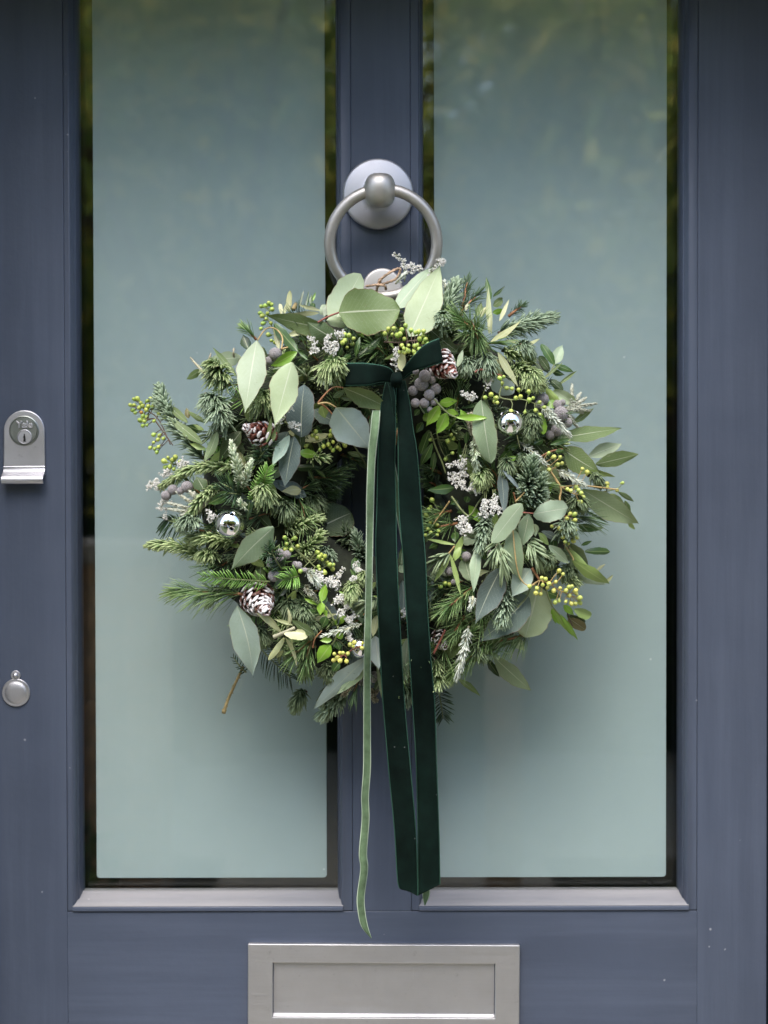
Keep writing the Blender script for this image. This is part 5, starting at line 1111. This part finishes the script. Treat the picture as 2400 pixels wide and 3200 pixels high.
# ------------------------------------------------------------------ pine cones, scale by scale
def cone_scale_mesh():
    vs, fs, T = [], [], []
    secs = [(0.0, .18, .10, 0.0), (0.35, .30, .13, .03), (0.62, .46, .17, .10), (0.82, .50, .20, .20), (0.95, .38, .16, .30), (1.0, .16, .08, .34)]
    for x, hw, th, up in secs:
        for k in range(8):
            a = 2 * math.pi * k / 8; vs.append((x, hw * math.cos(a), up + th * math.sin(a) * (1.0 if math.sin(a) > 0 else .7))); T.append((0.5, x, 0))
    for i in range(len(secs) - 1):
        for k in range(8): j = (k + 1) % 8; fs.append((i * 8 + k, i * 8 + j, (i + 1) * 8 + j, (i + 1) * 8 + k))
    fs.append(tuple(range((len(secs) - 1) * 8, len(secs) * 8)))
    return vs, fs, T
def cone_mat(name, red, snow):
    m, N, L, b = newmat(name)
    a = N.new('ShaderNodeAttribute'); a.attribute_name = 'tint'; s = N.new('ShaderNodeSeparateColor'); L.new(a.outputs['Color'], s.inputs[0])
    n = noise_n(N, L, 5.0, 4, .7); oi = N.new('ShaderNodeObjectInfo')
    k = math_n(N, L, 'ADD', s.outputs[1], math_n(N, L, 'MULTIPLY', math_n(N, L, 'SUBTRACT', n, 0.5), 0.6))
    k = math_n(N, L, 'ADD', k, math_n(N, L, 'MULTIPLY', math_n(N, L, 'SUBTRACT', oi.outputs['Random'], 0.5), 0.5))
    c = ramp(N, L, k, [(0.35, red), (snow, tuple(x * 1.6 for x in red[:3]) + (1,)), (snow + 0.10, lin(226, 220, 218))])
    L.new(c, b.inputs['Base Color']); b.inputs['Roughness'].default_value = 0.75; bump(N, L, b, n, 0.4, 0.05)
    return m
sv, sf, sT = cone_scale_mesh()
def cone(c, x, y, r, ax, f, mat, label, n=58, fat=1.0):
    ctr = Q(c, x, y, f); R = mm(r); ax = Vector(ax).normalized(); e1 = ax.orthogonal().normalized(); e2 = ax.cross(e1)
    H = R * 2.1 * fat
    prof = [(0.0, -H * .5), (R * .36, -H * .46), (R * .42, -H * .25), (R * .28, H * .05), (R * .10, H * .22), (0.0, H * .25)]
    me = bpy.data.meshes.new('scale'); me.from_pydata(sv, [], sf); me.polygons.foreach_set('use_smooth', [True] * len(me.polygons))
    at = me.attributes.new('tint', 'FLOAT_COLOR', 'POINT'); at.data.foreach_set('color', [q for t in sT for q in (t[0], t[1], t[2], 1.0)]); me.materials.append(mat)
    co = lathe('pine_cone', prof, ctr, ax, mat, None, 16, 60); own(co); tag(co, label)
    for i in range(n):
        t = (i + 0.5) / n; a = i * 2.39996; h = -H * .46 + H * .95 * t
        env = R * (0.62 + 0.42 * math.sin(math.pi * min(1, (0.18 + t * 0.95)) ** 0.9)) * (1 - 0.52 * max(0, t - .45) / .55)
        rad = e1 * math.cos(a) + e2 * math.sin(a)
        lean = 0.30 + 0.85 * t                                   # scales stand out at the base and close up at the tip
        d = (rad * math.cos(lean) + ax * math.sin(lean)).normalized(); up = (ax * math.cos(lean) - rad * math.sin(lean)).normalized(); sd_ = up.cross(d)
        L_ = R * (0.80 - 0.22 * t); base = ctr + ax * (h - 0.20 * H) + rad * (env * 0.34 * (1 - .75 * t))
        o = bpy.data.objects.new('scale', me); COL.objects.link(o); o.parent = co
        sw = R * 0.66 * (1 - 0.38 * t) * rb_.uniform(.9, 1.1)
        M = Matrix(((d.x * L_, sd_.x * sw, up.x * sw, base.x), (d.y * L_, sd_.y * sw, up.y * sw, base.y), (d.z * L_, sd_.z * sw, up.z * sw, base.z), (0, 0, 0, 1)))
        o.matrix_local = M
    return co
M_cone1 = cone_mat('snowy_red_cone', lin(96, 50, 38), 0.86); M_cone2 = cone_mat('dark_snowy_cone', lin(74, 44, 34), 0.88)
cone('E', 1265, 335, 165, (-.55, -.62, .25), 1.22, M_cone1, 'pine cone with thick white painted tips among the fir', 52, .95)
cone('C', 640, 1295, 172, (.42, -.72, -.42), 1.22, M_cone1, 'red brown pine cone with white tips beside the bow', 56)
cone('I', 1250, 625, 195, (.32, -.85, -.30), 1.22, M_cone2, 'dark pine cone dusted with white at the lower left', 72)
cone('K', 480, 1020, 125, (.1, -.9, -.3), .9, M_cone2, 'small dark pine cone half hidden beside the ribbon tails', 48)

# ------------------------------------------------------------------ silver bells
def bell(c, x, y, r, ax, f, label):
    ctr = Q(c, x, y, f); R = mm(r); ax = Vector(ax).normalized(); e1 = ax.orthogonal().normalized(); e2 = ax.cross(e1)
    n, m = 64, 40; vs, fs = [], []
    for i in range(m + 1):
        th = math.pi * i / m; k = 1.0
        d = abs(th - math.pi * .56)
        if d < 0.10: k = 1.0 + 0.05 * (1 - d / 0.10)
        for j in range(n):
            a = 2 * math.pi * j / n; vs.append(ctr + (ax * math.cos(th) + (e1 * math.cos(a) + e2 * math.sin(a)) * math.sin(th)) * R * k)
    for i in range(m):
        th = math.degrees(math.pi * (i + .5) / m)
        for j in range(n):
            q = j % 16
            wide = q in (0, 1, 15) if (42 < th < 54 or 8 < th < 0) else q == 0
            if 22 < th < 54 and wide: continue          # the sound slots are really cut out
            j2 = (j + 1) % n; fs.append((i * n + j, i * n + j2, (i + 1) * n + j2, (i + 1) * n + j))
    o = own(mesh_obj('bell', vs, fs, M_chrome)); tag(o, label)
    so_ = o.modifiers.new('thickness', 'SOLIDIFY'); so_.thickness = 0.0005; so_.offset = -1
    lathe('bell_inside', [(0.0, -R * .8), (R * .8, 0), (0.0, R * .8)], ctr, ax, M_dark, o, 16)
    return o
bell('E', 990, 1285, 145, (-.35, -.85, .22), 1.32, 'shiny silver jingle bell among the fir at the left')
bell('D', 148, 1530, 132, (-.1, -.9, .3), 1.3, 'shiny silver jingle bell among the berries at the right')
bell('J', 950, 1075, 98, (.1, -.8, .4), 1.2, 'silver jingle bell half hidden behind the narrow ribbon')

# bare twig poking out at the lower left
tw = [Q('I', 1060, 1270, .5), Q('I', 1010, 1380, .55), Q('I', 955, 1500, .6), Q('I', 905, 1610, .6), Q('I', 862, 1735, .6)]
VS, FS = tube_geo(smooth_path(tw, 6), 0.0013, 0.0017, 8)
for t_, s_ in ((0.25, 1), (0.45, -1), (0.6, 1), (0.75, -1), (0.9, 1)):
    p_ = smooth_path(tw, 6); q_ = p_[int(t_ * (len(p_) - 1))]
    tube_geo([q_, q_ + Vector((0.0022 * s_, -0.0012, -0.001))], 0.0011, 0.0005, 5, VS=VS, FS=FS)
e_ = tw[-1]; tube_geo([e_ + Vector((0.0005, 0, .002)), e_ + Vector((-0.0004, 0, -0.0022))], 0.0026, 0.0020, 8, VS=VS, FS=FS)
own(mesh_obj('twig', VS, FS, M_twig))

# ================================================================== RIBBONS AND TWINE
def velvet(name, base, edge, lint=0.0, dotted=True, edge_w=0.9, sheen=(0.1, 0.3, 0.2, 1), sw=0.35):
    m, N, L, b = newmat(name)
    uv = N.new('ShaderNodeUVMap'); s = N.new('ShaderNodeSeparateXYZ'); L.new(uv.outputs[0], s.inputs[0]); q = math_n(N, L, 'ABSOLUTE', s.outputs[0])
    n = math_n(N, L, 'ADD', math_n(N, L, 'MULTIPLY', noise_n(N, L, 60, 5, .7), .5), math_n(N, L, 'MULTIPLY', noise_n(N, L, 11, 3, .6, stretch=(1.6, 1, .45)), .5))  # the broad stretched noise paints sheen variation into the colour
    c = ramp(N, L, n, [(0.36, tuple(x * .5 for x in base[:3]) + (1,)), (0.64, tuple(x * 1.7 for x in base[:3]) + (1,))])
    eg = math_n(N, L, 'GREATER_THAN', q, edge_w)
    if dotted:
        dt = math_n(N, L, 'PINGPONG', math_n(N, L, 'MULTIPLY', s.outputs[1], 1.0), 0.5)
        eg = math_n(N, L, 'MULTIPLY', eg, ramp(N, L, dt, [(0.12, 0.45), (0.28, 1.0)]))
    c = rgb_mix(N, L, eg, c, edge)
    if lint:
        v = N.new('ShaderNodeTexVoronoi'); v.inputs['Scale'].default_value = 95; tc = N.new('ShaderNodeTexCoord'); L.new(tc.outputs['Object'], v.inputs['Vector'])
        sep = N.new('ShaderNodeSeparateColor'); L.new(v.outputs['Color'], sep.inputs[0])
        sp = math_n(N, L, 'MULTIPLY', math_n(N, L, 'LESS_THAN', v.outputs['Distance'], 0.07), math_n(N, L, 'GREATER_THAN', sep.outputs[0], 0.80))
        c = rgb_mix(N, L, math_n(N, L, 'MULTIPLY', sp, lint), c, lin(190, 195, 190))
    L.new(c, b.inputs['Base Color']); b.inputs['Roughness'].default_value = 0.9; b.inputs['Specular IOR Level'].default_value = 0.1
    b.inputs['Sheen Weight'].default_value = sw; b.inputs['Sheen Roughness'].default_value = 0.35; b.inputs['Sheen Tint'].default_value = sheen
    bump(N, L, b, noise_n(N, L, 900, 2), 0.2, 0.0004)
    return m
M_vel = velvet('dark_green_velvet', (0.0019, 0.0068, 0.0048, 1), lin(58, 92, 76), lint=0.14, edge_w=.925, sheen=(.10, .36, .24, 1), sw=.05)
M_velk = velvet('dark_green_velvet_knot', (0.0014, 0.0056, 0.0042, 1), lin(78, 118, 98), edge_w=2.0, sw=.04)
M_vel2 = velvet('light_green_velvet', lin(84, 102, 76), lin(158, 170, 148), dotted=False, edge_w=.80, sheen=(.6, .8, .6, 1), sw=.15)
def ribbon(name, left, right, mat, parent=None, nq=7, sub=8, thick=0.0005, puff=0.0, dash=0.0011):
    """a band between two edge paths"""
    l = smooth_path(left, sub); r = smooth_path(right, sub); vs, uvs, fs = [], [], []; run = 0.0
    for i, (a, b) in enumerate(zip(l, r)):
        if i: run += ((a + b) / 2 - (l[i - 1] + r[i - 1]) / 2).length
        for k in range(nq):
            q = -1 + 2 * k / (nq - 1)
            vs.append(a.lerp(b, (q + 1) / 2) + Vector((0, -puff * (1 - q * q) - min(1.0, (len(l) - 1 - i) / 20.0) * (0.0016 * math.sin(run * 31 + q * 1.1) + 0.0009 * math.sin(run * 83 - q * 1.7) if puff > 0 else 0), 0))); uvs.append((q, run / dash))
    for i in range(len(l) - 1):
        for k in range(nq - 1): fs.append((i * nq + k, i * nq + k + 1, (i + 1) * nq + k + 1, (i + 1) * nq + k))
    o = mesh_obj(name, vs, fs, mat, parent, uvs=uvs)
    md = o.modifiers.new('thickness', 'SOLIDIFY'); md.thickness = thick; md.offset = 0
    return o
FX = lambda x, y, d: P(x * 0.69125, y * 0.69125, d)
knot = FX(1232, 1196, -0.132)
rib = empty('velvet_ribbon', knot); tag(rib, 'wide dark green velvet ribbon bow with two long hanging tails', 'ribbon')
RINV = Matrix.Translation(-Vector(knot))
def ownr(o): o.parent = rib; o.matrix_parent_inverse = RINV; return o
def tail(rows): return [FX(a, y, d) for y, a, b, d in rows], [FX(b, y, d) for y, a, b, d in rows]
t1 = [(1190,1206,1242,-.137),(1260,1191,1237,-.143),(1340,1184,1238,-.148),(1450,1180,1235,-.147),(1600,1176,1239,-.147),(1700,1173,1240,-.150),(1850,1178,1246,-.152),(2000,1184,1254,-.145),(2200,1196,1266,-.125),(2400,1213,1284,-.112),(2600,1232,1301,-.105),(2762,1243,1306,-.101)]
l, r = tail(t1); l.append(FX(1266,2776,-.101)); r.append(FX(1304.6,2800,-.101))
ownr(ribbon('ribbon_tail', l, r, M_vel, puff=.0012))
t2 = [(1190,1238,1266,-.134),(1255,1239,1280,-.141),(1340,1243,1292,-.144),(1420,1243,1305,-.146),(1600,1246,1319,-.145),(1750,1259,1331,-.148),(1900,1268,1337,-.149),(2050,1278,1347,-.142),(2200,1288,1360,-.123),(2400,1300,1366,-.109),(2600,1304,1373,-.102),(2740,1305.5,1376,-.099)]
l, r = tail(t2); l.append(FX(1305.5,2799,-.099)); r.append(FX(1376,2763,-.099))
ownr(ribbon('ribbon_tail', l, r, M_vel, puff=.0012))
def loop(name, top_f, bot_f, end, back):
    """a bow loop: out along the front, round the end, back behind"""
    tp = [FX(*p) for p in top_f]; bt = [FX(*p) for p in bot_f]
    return ownr(ribbon(name, tp, bt, M_vel, thick=.0007, sub=6))
loop('bow_loop', [(1238,1180,-.140),(1215,1148,-.150),(1150,1135,-.158),(1090,1134,-.156),(1081,1136,-.148),(1095,1138,-.136),(1160,1140,-.126),(1230,1178,-.126)],
                 [(1236,1200,-.140),(1195,1194,-.150),(1150,1204,-.160),(1090,1206,-.158),(1080,1206,-.148),(1095,1208,-.136),(1160,1206,-.126),(1230,1198,-.126)], None, None)
loop('bow_loop', [(1240,1180,-.140),(1268,1140,-.152),(1320,1082,-.160),(1362,1060,-.160),(1372,1058,-.152),(1360,1064,-.140),(1310,1090,-.130),(1244,1178,-.126)],
                 [(1242,1198,-.140),(1286,1162,-.150),(1330,1150,-.160),(1374,1136,-.162),(1384,1132,-.152),(1372,1136,-.140),(1320,1150,-.130),(1246,1196,-.126)], None, None)
ownr(ribbon('bow_knot', [FX(1226,1166,-.146),FX(1222,1180,-.153),FX(1222,1196,-.153),FX(1226,1212,-.144)], [FX(1252,1164,-.146),FX(1256,1180,-.153),FX(1256,1196,-.153),FX(1250,1212,-.144)], M_velk, thick=.001, puff=.003))
ownr(ribbon('bow_fold', [FX(1212,1196,-.148),FX(1222,1240,-.15),FX(1230,1300,-.148)], [FX(1226,1196,-.149),FX(1236,1240,-.1515),FX(1236,1300,-.1495)], M_vel, thick=.0006))

# narrow light green ribbon
nr = empty('narrow_ribbon', FX(1180, 1300, -.15)); tag(nr, 'narrow light green velvet ribbon hanging left of the dark tails', 'ribbon')
NINV = Matrix.Translation(-Vector(nr.location))
t3 = [(1283,1164,1188,-.146),(1310,1160,1187,-.153),(1350,1157,1183,-.157),(1400,1151,1177,-.157),(1460,1148,1172,-.156),(1550,1145,1169,-.155),(1650,1144,1167,-.156),(1750,1143,1165,-.158),(1850,1142,1163,-.158),(2000,1138,1160,-.152),(2150,1136,1158,-.132),(2300,1135,1159,-.118),(2400,1134.5,1159,-.112),(2490,1129,1153,-.108),(2560,1130,1155,-.106),(2664,1121.5,1147,-.104),(2715,1126,1150,-.103),(2800,1115,1140,-.102),(2850,1118,1142,-.102),(2895,1129,1150,-.101)]
l = [FX(a, y, d) for y, a, b, d in t3]; r = [FX(b, y, d) for y, a, b, d in t3]
l.append(FX(1158,2930,-.100)); r.append(FX(1161,2932,-.100))
o = ribbon('ribbon_tail', l, r, M_vel2, puff=.0006, dash=.001); o.parent = nr; o.matrix_parent_inverse = NINV
t4 = [(1290,1190,1206,-.128),(1500,1220,1244,-.128),(1900,1285,1309,-.126),(2300,1318,1342,-.100),(2600,1322,1345,-.085),(2770,1321,1344,-.080),(2800,1320,1342,-.079)]
l = [FX(a, y, d) for y, a, b, d in t4]; r = [FX(b, y, d) for y, a, b, d in t4]; l.append(FX(1326,2828,-.079)); r.append(FX(1329,2829,-.079))
o = ribbon('ribbon_tail', l, r, M_vel2, puff=.0004, dash=.001); o.parent = nr; o.matrix_parent_inverse = NINV

# jute twine tying the wreath to the ring
M_jute = simple('jute', lin(186, 156, 128), 0.9, var=0.25, nscale=150, bstr=0.8, bscale=500)
twn = empty('twine', FX(1182, 885, -.04)); tag(twn, 'loop of brown jute twine tying the wreath to the knocker ring', 'twine')
KX = lambda x, y, d: FX(960 + x / 3.456, 460 + y / 3.456, d)
def jute(name, pts):
    p = smooth_path(pts, 8); VS, FS = [], []
    for s in (0, math.pi):
        q = []
        for i, v in enumerate(p):
            a = i * 0.9 + s; q.append(v + Vector((math.cos(a), 0.5 * math.sin(a), math.sin(a))) * 0.0006)
        tube_geo(q, 0.0010, 0.0010, 6, VS=VS, FS=FS)
    o = mesh_obj(name, VS, FS, M_jute); o.parent = twn; o.matrix_parent_inverse = Matrix.Translation(-Vector(twn.location))
jute('twine_loop', [KX(760,1510,-.042), KX(785,1440,-.046), KX(880,1360,-.05), KX(985,1310,-.052), KX(1005,1335,-.052), KX(960,1420,-.05), KX(860,1465,-.046), KX(770,1495,-.042)])
jute('twine_end', [KX(640,1500,-.038), KX(700,1492,-.042), KX(770,1485,-.046), KX(840,1500,-.044), KX(850,1540,-.04)])
jute('twine_wrap', [KX(745,1620,-.03), KX(750,1540,-.040), KX(765,1490,-.044), KX(780,1440,-.036), KX(790,1430,-.012), KX(770,1520,-.004), KX(755,1640,-.010)])
